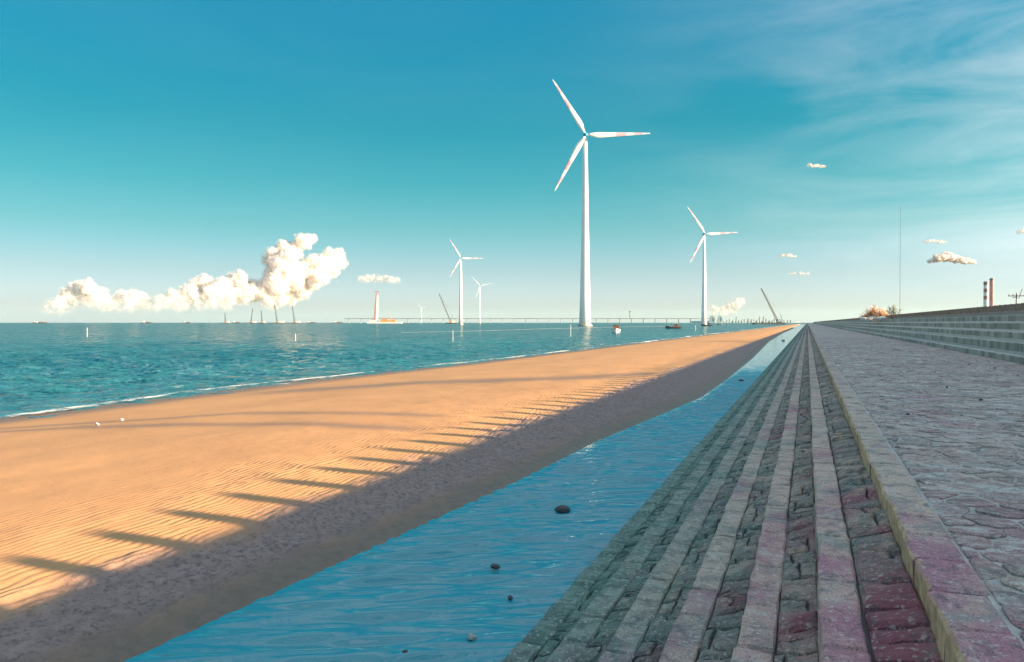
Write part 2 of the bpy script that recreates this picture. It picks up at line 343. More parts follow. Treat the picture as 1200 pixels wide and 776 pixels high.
# damp beside both waters, plus cast-shadow bands painted dark across the flat
wet_shadow = np.maximum(sst(0.10, 0.02, Z) * (X < -12), sst(0.17, 0.03, Z) * (X > -9))
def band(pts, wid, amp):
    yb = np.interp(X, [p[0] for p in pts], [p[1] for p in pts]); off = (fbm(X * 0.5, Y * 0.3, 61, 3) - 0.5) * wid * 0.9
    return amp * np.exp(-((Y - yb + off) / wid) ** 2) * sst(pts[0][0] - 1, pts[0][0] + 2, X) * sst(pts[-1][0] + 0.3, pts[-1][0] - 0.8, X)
wet_shadow = np.maximum(wet_shadow, band([(-20.5, 24), (-15, 29.0), (-8.8, 33.7), (-6.4, 37.5)], 1.7, 0.78))
wet_shadow = np.maximum(wet_shadow, band([(-21.5, 11), (-17.3, 14.2), (-12.7, 15.4), (-8.2, 15.9)], 0.42, 0.66))
wet_shadow = np.maximum(wet_shadow, band([(-21, 12.5), (-16.8, 15.9), (-14.8, 17.6), (-8.8, 18.4)], 0.45, 0.6))
wet_shadow = np.maximum(wet_shadow, sst(-20.0, -21.6, X + (fbm(X * .1, Y * 0.12, 71, 3) - 0.5) * 1.6) * 0.75)
struct(link('beach', grid_mesh('beach', X, Y, Z, M['sand'], {'wet_shadow': wet_shadow, 'trod': trod})))

# ------------------------------------------------------------------ water
foam_f = Mat('foam')
fn = foam_f.noise(2.6, 6, 0.72, vec=foam_f.mapped((1, 0.5, 1))).outputs[0]
foam_f.col((0.82, 0.82, 0.80)); foam_f.set(rough=0.9, alpha=foam_f.math('MULTIPLY', foam_f.rng(foam_f.math('ADD', fn, foam_f.attr('dens')), 0.78, 1.0), 0.95)); M['foam'] = foam_f.m
sea_m = water_mat('sea_water', (0.018, 0.135, 0.175), (0.03, 0.18, 0.215), 1.0, [(0.9, 0.8), (3.2, 1.3), (9.0, 1.0)], 0.16)
def open_water(m, fac, rough):      # wind-roughened: wave faces keep the mean reflectance of the sea low even far out
    nrm = m.b.inputs['Normal'].links[0].from_socket; colr = m.b.inputs['Base Color'].links[0].from_socket
    di = m.n('ShaderNodeBsdfDiffuse'); gl = m.n('ShaderNodeBsdfGlossy'); gl.inputs['Roughness'].default_value = rough; mx = m.n('ShaderNodeMixShader')
    m.l(colr, di.inputs[0]); m.l(nrm, di.inputs['Normal']); m.l(nrm, gl.inputs['Normal'])
    f = m.noise(0.35, 5, 0.65, vec=m.mapped((1, 1, 1))).outputs[0]; m.l(m.rng(f, 0.35, 0.65, fac * 0.6, fac * 1.5), mx.inputs[0])
    m.l(di.outputs[0], mx.inputs[1]); m.l(gl.outputs[0], mx.inputs[2]); m.l(mx.outputs[0], m.t.nodes['Material Output'].inputs['Surface'])
open_water(sea_m, 0.33, 0.10)
M['sea'] = sea_m.m
chan_m = water_mat('channel_water', (0.018, 0.21, 0.31), (0.03, 0.29, 0.37), 0.5, [(2.5, 0.3), (14, 0.4)], 0.05, alpha=0.95, ior=1.95)
di = chan_m.n('ShaderNodeBsdfDiffuse'); di.inputs[0].default_value = (0.06, 0.47, 0.49, 1); mx = chan_m.n('ShaderNodeMixShader'); mx.inputs[0].default_value = 0.20
chan_m.l(chan_m.b.outputs[0], mx.inputs[1]); chan_m.l(di.outputs[0], mx.inputs[2]); chan_m.l(mx.outputs[0], chan_m.t.nodes['Material Output'].inputs['Surface'])
M['channel'] = chan_m.m
def waves(X, Y, comps, dsx, dsy, seed):
    r = np.random.RandomState(seed); Z = np.zeros_like(X)
    for lam, amp, th in comps:
        kx, ky = math.cos(th) * 2 * math.pi / lam, math.sin(th) * 2 * math.pi / lam; p = r.rand() * 6.28
        fade = np.clip(lam / (np.maximum(np.abs(math.cos(th)) * dsx, np.abs(math.sin(th)) * dsy) * 5 + 1e-6), 0, 1) ** 2
        phs = kx * X + ky * Y + p; Z += amp * fade * (np.sin(phs) + 0.25 * np.sin(2 * phs + 1.57))
    return Z
r = np.random.RandomState(4)
xs = np.array(spaced(-15.5, -12000, 0.15, 0.02)); ys = np.concatenate([np.arange(-60, 8, 2.0), np.array(spaced(8, 13000, 0.16, 0.0125))])
X, Y = np.meshgrid(xs, ys); dsx = np.abs(np.gradient(xs))[None, :] + 0 * X; dsy = np.gradient(ys)[:, None] + 0 * Y
comps = [(lam, 0.0075 * lam * (0.6 + 0.8 * r.rand()), R(118) + r.randn() * 0.6) for lam in np.exp(np.linspace(math.log(0.7), math.log(4.2), 48))]
Z = waves(X, Y, comps, dsx, dsy, 5) * (0.35 + 0.65 * sst(-23, -34, X)) * (0.55 + 0.9 * fbm(X * .05, Y * .05, 9, 3))
sea = struct(link('sea', grid_mesh('sea', X, Y, Z, M['sea'])))
mb = MB(); mb.add([(-15.5, 1236, -0.02), (2500, 1236, -0.02), (2500, 13000, -0.02), (-15.5, 13000, -0.02)], [(0, 1, 2, 3)])
struct(mb.build('bay', M['sea']))

xs = np.concatenate([np.arange(-6.0, -1.9, 0.045)]); ys = np.concatenate([np.arange(-20, 4, 0.5), np.arange(4, 40, 0.026), np.array(spaced(40, 420, 0.03, 0.012))])
X, Y = np.meshgrid(xs, ys); dsx = 0.045 + 0 * X; dsy = np.gradient(ys)[:, None] + 0 * Y
va = math.atan2(math.cos(TH), -math.sin(TH))
comps = [(lam, 0.0135 * lam * (0.5 + r.rand()), va + R(7) + r.randn() * 0.15) for lam in np.exp(np.linspace(math.log(0.13), math.log(0.5), 26))]
Z = waves(X, Y, comps, dsx, dsy, 8) * (0.4 + 1.2 * fbm(X * 0.7, Y * 0.4, 19, 2)) * sst(0.0, 0.7, X - edge_x(Y) + 0.15) + 0.0
struct(link('channel', grid_mesh('channel', X, Y, Z, M['channel'])))
mb = MB(); pts = [(float(edge_x(y)) - 1.2, y) for y in (420, 600, 900, 1236)]
mb.add([(x, y, 0.0) for x, y in pts] + [(-1.9, y, 0.0) for x, y in pts], [(i, i + 4, i + 5, i + 1)[::1] for i in range(3)]); struct(mb.build('channel_reach', M['channel']))

def foam_strip(name, f, t0, t1, wid, n, z, label, dens=0.3):
    ts = np.linspace(0, 1, n) ** 1.6 * (t1 - t0) + t0; k = 7
    Xc, Yc, nx, ny = f(ts); s = np.linspace(-0.5, 0.5, k)
    Xg = Xc[:, None] + nx[:, None] * s[None, :] * wid(ts)[:, None]; Yg = Yc[:, None] + ny[:, None] * s[None, :] * wid(ts)[:, None]
    D = np.broadcast_to(dens - 1.1 * np.abs(s[None, :]) ** 2 * 2, Xg.shape) + (fbm(Xg * 0.4, Yg * 0.25, 77, 3) - 0.5) * 0.5
    Zg = np.zeros_like(Xg) + z + 0.03 * np.maximum(0, D)
    return tag(stuff(link(name, grid_mesh(name, Xg, Yg, Zg, M['foam'], {'dens': D}))), label, 'foam')
foam_strip('shore_foam', lambda t: (shore_x(t) - 0.25 + (fbm(t * 0.12, t * 0, 5, 4) - 0.5) * 1.7, t, np.ones_like(t), 0 * t), 5, 1150, lambda t: 1.0 + 0.4 * np.sin(t * 0.13) + t * 0.004, 700, 0.055, 'white line of foam along the orange beach', 0.43)
foam_strip('breaker_foam', lambda t: (shore_x(t) - 2.6 + (fbm(t * 0.1, t * 0, 15, 4) - 0.5) * 2.2, t, np.ones_like(t), 0 * t), 8, 140, lambda t: 1.6 + 0 * t, 300, 0.07, 'broken white surf just off the beach', 0.24)
def wake(t):
    pts = [at(470, 205), at(560, 245), at(640, 330), at(705, 420), at(790, 570)]; q = np.linspace(0, 1, 5)
    x = np.interp(t, q, [p.x for p in pts]); y = np.interp(t, q, [p.y for p in pts]); return x, y, 0 * t + FW.x, 0 * t + FW.y
foam_strip('boat_wake', wake, 0.0, 1.0, lambda t: 5 + 9 * t, 220, 0.14, 'thin white wake line across the open sea', 0.62)

# ------------------------------------------------------------------ sea wall: stepped slope, terrace, upper steps
PITCH, DROP, KW = 0.483, 0.206, 0.225
STEPS = [(0.082 - PITCH * i, 1.10 - DROP * i) for i in range(7)]; STEPS[0] = (0.077, 1.20)          # left edge x, top z of each kerb row
CURB_X, CURB_Z, CURB_W = 0.60, 1.45, 0.285
WALL_LEN = 1236
def extrude_profile(name, prof, mats, parent, y0=-20, y1=WALL_LEN, mi=None):
    mb = MB(); n = len(prof); yy = [y0, 30, 120, 400, y1]
    for i in range(n - 1):
        (xa, za), (xb, zb) = prof[i], prof[i + 1]
        mb.add([p for y in yy for p in ((xa, y, za), (xb, y, zb))], [(2 * k, 2 * k + 1, 2 * k + 3, 2 * k + 2) for k in range(len(yy) - 1)], mi[i] if mi else 0)
    return mb.build(name, mats, parent)
def clip_poly(poly, p, nrm):
    res = []
    for i in range(len(poly)):
        a, b = poly[i], poly[(i + 1) % len(poly)]
        da = (a[0] - p[0]) * nrm[0] + (a[1] - p[1]) * nrm[1]; db = (b[0] - p[0]) * nrm[0] + (b[1] - p[1]) * nrm[1]
        if da <= 0: res.append(a)
        if da * db < 0: t = da / (da - db); res.append((a[0] + (b[0] - a[0]) * t, a[1] + (b[1] - a[1]) * t))
    return res
def inset(poly, d):
    cx = sum(p[0] for p in poly) / len(poly); cy = sum(p[1] for p in poly) / len(poly); res = poly
    n = len(poly)
    for i in range(n):
        a, b = poly[i], poly[(i + 1) % n]; ex, ey = b[0] - a[0], b[1] - a[1]; l = math.hypot(ex, ey)
        if l < 1e-5: continue
        nx, ny = ey / l, -ex / l
        if (cx - a[0]) * nx + (cy - a[1]) * ny > 0: nx, ny = -nx, -ny
        res = clip_poly(res, (a[0] - nx * d, a[1] - ny * d), (nx, ny))
        if len(res) < 3: return None
    return res
def chop(poly, k):        # cut corners so that a stone has irregular rounded corners
    out = []
    n = len(poly)
    for i in range(n):
        p, a, b = poly[i], poly[i - 1], poly[(i + 1) % n]
        t = k * rnd.uniform(0.5, 1.3)
        for q in (a, b):
            l = math.hypot(q[0] - p[0], q[1] - p[1]); s = min(t / max(l, 1e-6), 0.35)
            out.append((p[0] + (q[0] - p[0]) * s, p[1] + (q[1] - p[1]) * s))
    return out
def pillow(mb, poly, zf, rise, gap, bev):
    a = inset(poly, gap)
    if not a or len(a) < 3: return False
    a = chop(a, gap * 2.2 + 0.012); cx = sum(p[0] for p in a) / len(a); cy = sum(p[1] for p in a) / len(a)
    tx, ty = rnd.uniform(-0.06, 0.06), rnd.uniform(-0.05, 0.05); dz = rise * rnd.uniform(0.5, 1.3)
    def z(p, up): return zf(*p) + up + ((p[0] - cx) * tx + (p[1] - cy) * ty if up > -0.02 else 0)
    n = len(a); k = 1 - bev
    r0 = [(p[0], p[1], z(p, -0.06)) for p in a]; r1 = [(p[0], p[1], z(p, dz * 0.45)) for p in a]
    r2 = []
    for p in a:
        s = k * rnd.uniform(0.93, 1.04); q = (cx + (p[0] - cx) * s, cy + (p[1] - cy) * s); r2.append((q[0], q[1], z(q, dz * rnd.uniform(0.85, 1.15))))
    vs = r0 + r1 + r2 + [(cx, cy, z((cx, cy), dz * rnd.uniform(0.9, 1.25)))]
    fs = [(j * n + i, j * n + (i + 1) % n, (j + 1) * n + (i + 1) % n, (j + 1) * n + i) for j in (0, 1) for i in range(n)] + [(2 * n + i, 2 * n + (i + 1) % n, 3 * n) for i in range(n)]
    mb.add(vs, fs); return True
def wavy(a, b, amp, n=3):
    l = math.hypot(b[0] - a[0], b[1] - a[1]); return [(a[0] + (b[0] - a[0]) * t + rnd.gauss(0, amp) * (b[1] - a[1]) / max(l, .01), a[1] + (b[1] - a[1]) * t + rnd.gauss(0, amp)) for t in [(i + 1) / (n + 1) for i in range(n)]]
def boulder(mb, poly, zf, rise, gap):
    cx = sum(p[0] for p in poly) / len(poly); cy = sum(p[1] for p in poly) / len(poly)
    def shrink(p, g):
        l = math.hypot(p[0] - cx, p[1] - cy); s = max(0.15, 1 - g / max(l, 1e-4)); return (cx + (p[0] - cx) * s, cy + (p[1] - cy) * s)
    tx, ty = rnd.uniform(-.10, .10), rnd.uniform(-.09, .09); dz = rise * rnd.uniform(0.2, 1.5)
    def z(p, up): return zf(*p) + up + (p[0] - cx) * tx + (p[1] - cy) * ty
    A = [shrink(p, gap) for p in poly]; B = [shrink(p, gap + 0.012) for p in poly]; D = [shrink(p, gap + rnd.uniform(0.035, 0.055)) for p in poly]; n = len(poly)
    vs = [(*p, zf(*p) - 0.06) for p in A] + [(*p, z(p, dz * .25)) for p in B] + [(*p, z(p, dz * rnd.uniform(0.75, 1.2))) for p in D] + [(cx, cy, z((cx, cy), dz * rnd.uniform(.8, 1.3)))]
    mb.add(vs, [(j * n + i, j * n + (i + 1) % n, (j + 1) * n + (i + 1) % n, (j + 1) * n + i) for j in (0, 1) for i in range(n)] + [(2 * n + i, 2 * n + (i + 1) % n, 3 * n) for i in range(n)])
def ccw(poly): return poly if sum(poly[i][0] * poly[(i + 1) % len(poly)][1] - poly[(i + 1) % len(poly)][0] * poly[i][1] for i in range(len(poly))) > 0 else poly[::-1]
def kerb_mb(w_, l_, h_, jit=0.006, ch=0.016):
    mb = MB(); j = lambda k=1.0: rnd.uniform(-jit, jit) * k
    ring = []
    for (a, z) in ((0, -h_), (0, -ch), (ch, 0)):
        ring.append([(a + j(), -l_ / 2 + a + j(.5), z), (w_ / 2 + j(), -l_ / 2 + a + j(.5), z + j()), (w_ - a + j(), -l_ / 2 + a + j(.5), z), (w_ - a + j(), 0 + j(), z + j()), (w_ - a + j(), l_ / 2 - a + j(.5), z), (w_ / 2 + j(), l_ / 2 - a + j(.5), z + j()), (a + j(), l_ / 2 - a + j(.5), z), (a + j(), 0 + j(), z + j())])
    mb.loft(ring, cap=False); b = len(mb.v); mb.add([(w_ / 2, 0, j())], []); mb.f += [(16 + i, 16 + (i + 1) % 8, b) for i in range(8)]; mb.m += [0] * 8
    return mb

revet = thing('stepped_sea_wall', 'stepped stone sea wall slope descending from the terrace into the blue channel', 'sea wall')
# bedding under the treads
prof = [(CURB_X + 0.27, CURB_Z - 0.05), (CURB_X + 0.02, CURB_Z - 0.05), (CURB_X + 0.02, 1.22)]
for i, (x, z) in enumerate(STEPS):
    back = z + 0.09 if i else 1.22
    prof += [] if i == 0 else [(STEPS[i - 1][0] + 0.02, back - 0.03)]
    prof += [(x + KW, z - 0.035), (x + 0.02, z - 0.035)]
prof += [(STEPS[-1][0] + 0.02, -0.7)]
extrude_profile('bedding', prof[::-1], [M['dark_bed']], revet)
NK = 42
kv = [kerb_mb(KW, 0.545, 0.20).mesh('kerb_stone', M['kerb']) for _ in range(7)]
cv = [kerb_mb(CURB_W, 0.545, 0.24, 0.006, 0.02).mesh('kerb_stone', M['kerb']) for _ in range(5)]
rows = [(CURB_X, CURB_Z, cv)] + [(x, z, kv) for x, z in STEPS[:6]]
far = MB()
for ri, (x, z, var) in enumerate(rows):
    y = 0.6 + rnd.uniform(0, 0.5); k = 0
    while y < 180:
        dx, dz = rnd.uniform(-0.008, 0.008), rnd.uniform(-0.008, 0.006)
        if k < NK:
            o = link('kerb_stone', rnd.choice(var), revet, (x + dx, y, z + dz)); o.rotation_euler = (rnd.uniform(-.008, .008), rnd.uniform(-.012, .012), rnd.uniform(-.01, .01))
        else:
            me = rnd.choice(var); b = len(far.v); far.v += [(v.co.x + x + dx, v.co.y + y, v.co.z + z + dz) for v in me.vertices]
            far.f += [tuple(i + b for i in p.vertices) for p in me.polygons]; far.m += [0] * len(me.polygons)
        y += 0.553; k += 1
o = stuff(far.build('far_kerb_stones', M['kerb'], revet))
# beyond that the kerb rows run on as plain courses
mb = MB()
for (x, z, _) in rows: mb.box((x + KW / 2, (180 + WALL_LEN) / 2, z - 0.1), (KW, WALL_LEN - 180, 0.2))
stuff(mb.build('distant_kerb_course', M['kerb'], revet))
# rough stones between the kerbs
def tread(i):
    x0 = STEPS[i][0] + KW; x1 = STEPS[i - 1][0] + 0.01 if i else CURB_X + 0.01
    za = STEPS[i][1] - 0.012; zb = STEPS[i][1] + 0.07 if i else 1.285
    return x0, x1, za, zb
cells = []
for i in range(7):
    x0, x1, za, zb = tread(i); y = 0.7; n_e = 3
    zf = (lambda px, py, x0=x0, x1=x1, za=za, zb=zb: za + (zb - za) * (px - x0) / (x1 - x0))
    def cross(y):            # a joint across the tread
        t = rnd.gauss(-0.045 if i == 0 else -0.02, 0.03); a, b = (x0, y - t), (x1, y + t); return [a] + wavy(a, b, 0.012) + [b]
    c0 = cross(y)
    while y < 130:
        ln = rnd.choice([0.13, 0.18, 0.22, 0.27, 0.34, 0.45]) * rnd.uniform(0.85, 1.15); c1 = cross(y + ln)
        if ln > 0.2 and rnd.random() < 0.4:
            k = rnd.choice([1, 2, 3]); md_ = wavy(c0[k], c1[k], 0.010, 2)
            cells += [(y, c0[:k + 1] + md_ + c1[:k + 1][::-1], zf), (y, c0[k:] + c1[k:][::-1] + md_[::-1], zf)]
        else: cells.append((y, c0 + c1[::-1], zf))
        y += ln; c0 = c1
cells.sort(key=lambda c: c[0])
far = MB(); cnt = 0
for y, q, zf in cells:
    q = ccw(q); tgt = MB() if cnt < 300 else far
    boulder(tgt, q, zf, 0.024, 0.007)
    if cnt < 300:
        cx = sum(p[0] for p in q) / len(q); tgt.v = [(a - cx, b - y, c - zf(cx, y)) for a, b, c in tgt.v]
        tgt.build('rubble_stone', M['rubble'], revet, (cx, y, zf(cx, y)))
    cnt += 1
stuff(far.build('far_rubble_stones', M['rubble'], revet))

# terrace paving
TX0, TX1 = CURB_X + CURB_W + 0.006, 6.79
terrace = struct(link('terrace_pavement', None))
mb = MB(); mb.add([(TX0 - 0.02, -20, CURB_Z - 0.012), (TX1 + 0.05, -20, CURB_Z - 0.012), (TX1 + 0.05, WALL_LEN, CURB_Z - 0.012), (TX0 - 0.02, WALL_LEN, CURB_Z - 0.012)], [(0, 1, 2, 3)])
mb.build('mortar_bed', M['mortar'], terrace)
sites = {}
SX, SY = 0.36, 0.29; NXs = int((TX1 - TX0) / SX) + 1
NYs = 260
for i in range(-1, NXs + 2):
    for j in range(-2, NYs + 2): sites[i, j] = (TX0 + (i + 0.5 + (0.5 if j % 2 else 0) + rnd.uniform(-.36, .36)) * SX, 1.2 + (j + 0.5 + rnd.uniform(-.36, .36)) * SY)
polys = []
for i in range(-1, NXs + 1):
    for j in range(0, NYs):
        s = sites[i, j]; poly = [(s[0] - 1, s[1] - 1), (s[0] + 1, s[1] - 1), (s[0] + 1, s[1] + 1), (s[0] - 1, s[1] + 1)]
        for a in (-2, -1, 0, 1, 2):
            for b in (-2, -1, 0, 1, 2):
                t = sites.get((i + a, j + b))
                if t is None or (a == 0 and b == 0): continue
                poly = clip_poly(poly, ((s[0] + t[0]) / 2, (s[1] + t[1]) / 2), (t[0] - s[0], t[1] - s[1]))
                if len(poly) < 3: break
        if len(poly) >= 3: poly = clip_poly(poly, (TX0, 0), (-1, 0))
        if len(poly) >= 3: poly = clip_poly(poly, (TX1, 0), (1, 0))
        if len(poly) >= 3: polys.append((s, poly))
# nearest in view first
def shows(s):
    d = s[1] * math.cos(TH) - s[0] * math.sin(TH); u = U0 + F_PX * (s[0] * math.cos(TH) + s[1] * math.sin(TH)) / max(d, .1)
    return (0 if d > 0.5 and u < 1230 else 1000) + s[1]
polys.sort(key=lambda c: shows(c[0])); far = MB(); cnt = 0
zt = lambda a, b: CURB_Z - 0.012
for s, poly in polys:
    tgt = MB() if cnt < 300 else far
    if not pillow(tgt, ccw(poly), zt, 0.016, rnd.choice([0.006, 0.010, 0.018]), 0.16): continue
    if cnt < 300:
        tgt.v = [(a - s[0], b - s[1], c - CURB_Z) for a, b, c in tgt.v]; tgt.build('paving_stone', M['slab'], terrace, (s[0], s[1], CURB_Z))
    cnt += 1
stuff(far.build('far_paving_stones', M['slab'], terrace))
# farther on the paving is too fine to tell apart: one worn sheet above the bed
mb = MB(); y0 = 1.2 + NYs * SY - 0.3
mb.add([(TX0, y0, CURB_Z + 0.002), (TX1, y0, CURB_Z + 0.002), (TX1, WALL_LEN, CURB_Z + 0.002), (TX0, WALL_LEN, CURB_Z + 0.002)], [(0, 1, 2, 3)])
mb.build('distant_paving', M['slab'], terrace)

# upper steps up to the crest
upper = thing('upper_sea_wall', 'upper stepped concrete wall rising from the terrace to the dyke crest', 'sea wall')
UP = [(6.8, 1.40, 1.17), (7.2, 1.02, 0.756), (7.6, 0.59, 0.383), (8.0, 0.252, 0.02), (8.4, -0.10, -0.32)]   # x, depth below camera of riser foot and top
prof = []
for x, a, b in UP: prof += [(x + 0.03, CAM_Z - a - 0.02), (x + 0.03, CAM_Z - b - 0.03), (x + 0.26, CAM_Z - b - 0.03)]
CREST = CAM_Z + 0.545
prof += [(8.72, CAM_Z + 0.44)]
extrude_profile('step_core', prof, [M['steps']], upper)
extrude_profile('crest', [(8.70, CAM_Z + 0.43), (8.88, CREST), (13.5, CREST - 0.05), (19, 1.2)], [M['crest']], upper)
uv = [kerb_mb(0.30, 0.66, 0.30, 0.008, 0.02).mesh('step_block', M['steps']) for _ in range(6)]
far = MB()
for x, a, b in UP:
    y = 0.5 + rnd.uniform(0, 0.6); k = 0
    while y < 170:
        z = CAM_Z - b + rnd.uniform(-.008, .008); dx = rnd.uniform(-.012, .012)
        if y > 28 and k < 60: link('step_block', rnd.choice(uv), upper, (x + dx, y, z)); k += 1
        else:
            me = rnd.choice(uv); q = len(far.v); far.v += [(v.co.x + x + dx, v.co.y + y, v.co.z + z) for v in me.vertices]; far.f += [tuple(i + q for i in p.vertices) for p in me.polygons]; far.m += [0] * len(me.polygons)
        y += 0.675
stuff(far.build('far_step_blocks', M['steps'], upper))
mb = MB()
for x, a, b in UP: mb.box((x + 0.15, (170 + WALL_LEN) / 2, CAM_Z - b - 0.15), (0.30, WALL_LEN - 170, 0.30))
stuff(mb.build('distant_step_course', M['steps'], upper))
pv = [kerb_mb(0.55, 0.25, 0.42, 0.012, 0.02).mesh('parapet_block', M['crest']) for _ in range(5)]
far = MB(); k = 0; y = -1.0
while y < WALL_LEN:
    z = CREST + 0.325
    if k < 300: o = link('parapet_block', rnd.choice(pv), upper, (8.90, y, z)); o.rotation_euler.z = rnd.uniform(-.03, .03)
    else:
        me = pv[k % 5]; q = len(far.v); far.v += [(v.co.x + 8.90, v.co.y + y, v.co.z + z) for v in me.vertices]; far.f += [tuple(i + q for i in p.vertices) for p in me.polygons]; far.m += [0] * len(me.polygons)
    y += 1.08; k += 1
stuff(far.build('far_parapet_blocks', M['crest'], upper))
mb = MB(); mb.add([(17, -300, 1.3), (6000, -300, 1.3), (6000, 1400, 1.3), (17, 1400, 1.3)], [(0, 1, 2, 3)]); struct(mb.build('land', M['land']))

# ------------------------------------------------------------------ wind turbines
def turbine(px, hub_py, d, blade_px, phase, label, rb=None, rtop=None, detail=True, slim=1.0):
    t = thing('wind_turbine', label, 'wind turbine', at(px, d, 0), TH, 'wind turbines out at sea')
    H = zat(hub_py, d); k = d / F_PX; Lb = blade_px * k; rb = rb or H * 0.031; rt = rtop or H * 0.0125
    mb = MB(); mb.lathe([(rb, 1.0)] + [(rb + (rt - rb) * s ** 0.8, 1.0 + (H - 2 - 1.0) * s) for s in (0.15, 0.3, 0.5, 0.7, 0.85, 1.0)], 32); mb.build('tower', M['white'], t, smooth=True)
    mb = MB(); mb.lathe([(rb * 1.25, -3), (rb * 1.25, 0.9), (rb * 1.2, 1.1)], 24); mb.build('foundation', M['concrete'], t)
    nl = Lb * 0.17; nh = max(rt * 2.2, Lb * 0.07)
    mb = MB(); ring = lambda y, s: [(math.cos(a) * nh * 0.5 * s, y, H + math.sin(a) * nh * 0.5 * s) for a in [R(22.5 + 45 * i) for i in range(8)]]
    mb.loft([ring(-nl * 0.35, 0.8), ring(-nl * 0.3, 1.0), ring(nl * 0.6, 1.0), ring(nl * 0.7, 0.75)]); nac = mb.build('nacelle', M['nacelle'], t)
    mb = MB(); mb.lathe([(0.02, 0.0), (nh * 0.3, 0.05 * nl), (nh * 0.46, 0.18 * nl), (nh * 0.5, 0.36 * nl)], 20); hub = mb.build('hub', M['nacelle'], t, (0, -nl * 0.72, H), smooth=True); hub.rotation_euler = (R(-90), 0, 0)
    # one blade along +X in the rotor plane
    secs = [(0.035, 0.017, 0.95), (0.08, 0.020, 0.9), (0.16, 0.038, 0.38), (0.22, 0.042, 0.26), (0.45, 0.031, 0.2), (0.7, 0.021, 0.17), (0.9, 0.012, 0.15), (0.985, 0.005, 0.15), (1.0, 0.0018, 0.2)]
    def ringb(s, ch, th, g=1.0):
        c = ch * Lb * g * 1.05 * slim; tt = c * th * (1.0); return [(s * Lb, math.sin(a) * tt * 0.9, math.cos(a) * c - c * 0.25 * (1 if s > 0.1 else 0)) for a in [2 * math.pi * i / 12 for i in range(12)]]
    mb = MB(); mb.loft([ringb(*s) for s in secs]); bm_ = mb.mesh('blade', M['white'], True)
    def sec(s):
        p = [q[0] for q in secs]; return ringb(s, np.interp(s, p, [q[1] for q in secs]), np.interp(s, p, [q[2] for q in secs]), 1.03)
    stripes = []
    for a, b in ((0.47, 0.63), (0.75, 0.88)):
        mb = MB(); mb.loft([sec(a), sec((a + b) / 2), sec(b)], cap=False); stripes.append(mb.mesh('stripe', M['stripe'], True))
    for kk in range(3):
        o = link('blade', bm_, t, (0, -nl * 0.5, H)); o.rotation_euler = (0, -R(phase + 120 * kk), 0)
        if detail:
            for s in stripes: link('stripe', s, o)
    return t
turbine(685.5, 160, 600, 75, 1.2, 'largest white wind turbine standing in the sea at centre', rb=4.6, rtop=1.65)
turbine(825, 274.7, 715, 38, 3, 'white wind turbine with a dark boat at its foot, right of the largest')
turbine(540, 303, 1040, 26, 0, 'slim white wind turbine beside the leaning crane barge')
turbine(562.5, 335, 1800, 15.5, 12, 'faint distant wind turbine just right of the slim one', rb=1.3, rtop=0.6, detail=False, slim=0.55)
turbine(494, 361, 4300, 7, 20, 'tiny far wind turbine left of the leaning crane', rb=1.6, rtop=0.9, detail=False, slim=0.5)

# ------------------------------------------------------------------ trestle bridge far out
D_BR = 2600
M['bridge'] = plain('bridge_concrete', (0.20, 0.25, 0.28), 0.8, 0.02, 0.15)
br = thing('trestle_bridge', 'long low trestle bridge on thin piers along the horizon', 'bridge', at(640, D_BR, 0), TH)
kk = D_BR / F_PX; z_deck = zat(373.6, D_BR)
mb = MB(); mb.box(((621 - 640) * kk, 0, z_deck), ((838 - 404) * kk, 9, 1.8)); dk = mb.build('deck', M['bridge'], br)
mb = MB()
for s in (-1, 1): mb.box(((621 - 640) * kk, s * 4.3, z_deck + 1.5), ((838 - 404) * kk, 0.3, 1.2))
mb.build('railing', M['bridge'], dk)
mb = MB()
for s in (-1, 1): mb.tube((0, s * 2.6, -4), (0, s * 2.6, z_deck - 0.9), 1.1, n=8)
mb.box((0, 0, z_deck - 1.6), (3, 8.5, 1.4)); pier = mb.mesh('pier', M['bridge'])
for i in range(32): link('pier', pier, br, ((404 + 5 + 13.8 * i - 640) * kk, 0, 0))
mb = MB(); mb.tube((0, 0, z_deck), (0, 0, z_deck + 26), 1.2, 0.8); mb.box((0, 0, z_deck + 24), (5, 2, 3)); mb.build('signal_mast', M['steel'], br, ((738 - 640) * kk, 0, 0))

# ------------------------------------------------------------------ cranes, barges, boats
def lattice(mb, p, q, w0, w1, n, r):
    p, q = Vector(p), Vector(q); k = (q - p).normalized(); a = k.cross(Vector((0, 1, 0))).normalized(); b = k.cross(a)
    def cor(t, i): ww = w0 + (w1 - w0) * t; return p + (q - p) * t + (a * (1 if i in (0, 1) else -1) + b * (1 if i in (0, 3) else -1)) * ww / 2
    for i in range(4): mb.tube(cor(0, i), cor(1, i), r, n=5)
    for s in range(n):
        for i in range(4): mb.tube(cor(s / n, i), cor((s + 1) / n, (i + 1) % 4), r * 0.7, n=4)
def hull_mb(l, b, h, fl=0.18, n=10):
    mb = MB(); rings = []
    for i in range(n + 1):
        t = i / n; x = (t - 0.5) * l; wd = b / 2 * (1 - max(0, (t - 0.6) / 0.4) ** 2.2 * 0.93) * (0.86 + 0.14 * min(1, t / 0.2)); sh = h * (1 + 0.45 * max(0, (t - 0.5) / 0.5) ** 2 + 0.1 * (1 - t) ** 4)
        rings.append([(x, -wd, sh), (x, -wd * (1 - fl), 0.1 * h), (x, 0, -0.35 * h), (x, wd * (1 - fl), 0.1 * h), (x, wd, sh), (x, wd * 0.9, sh * 0.82), (x, -wd * 0.9, sh * 0.82)])
    mb.loft(rings); return mb
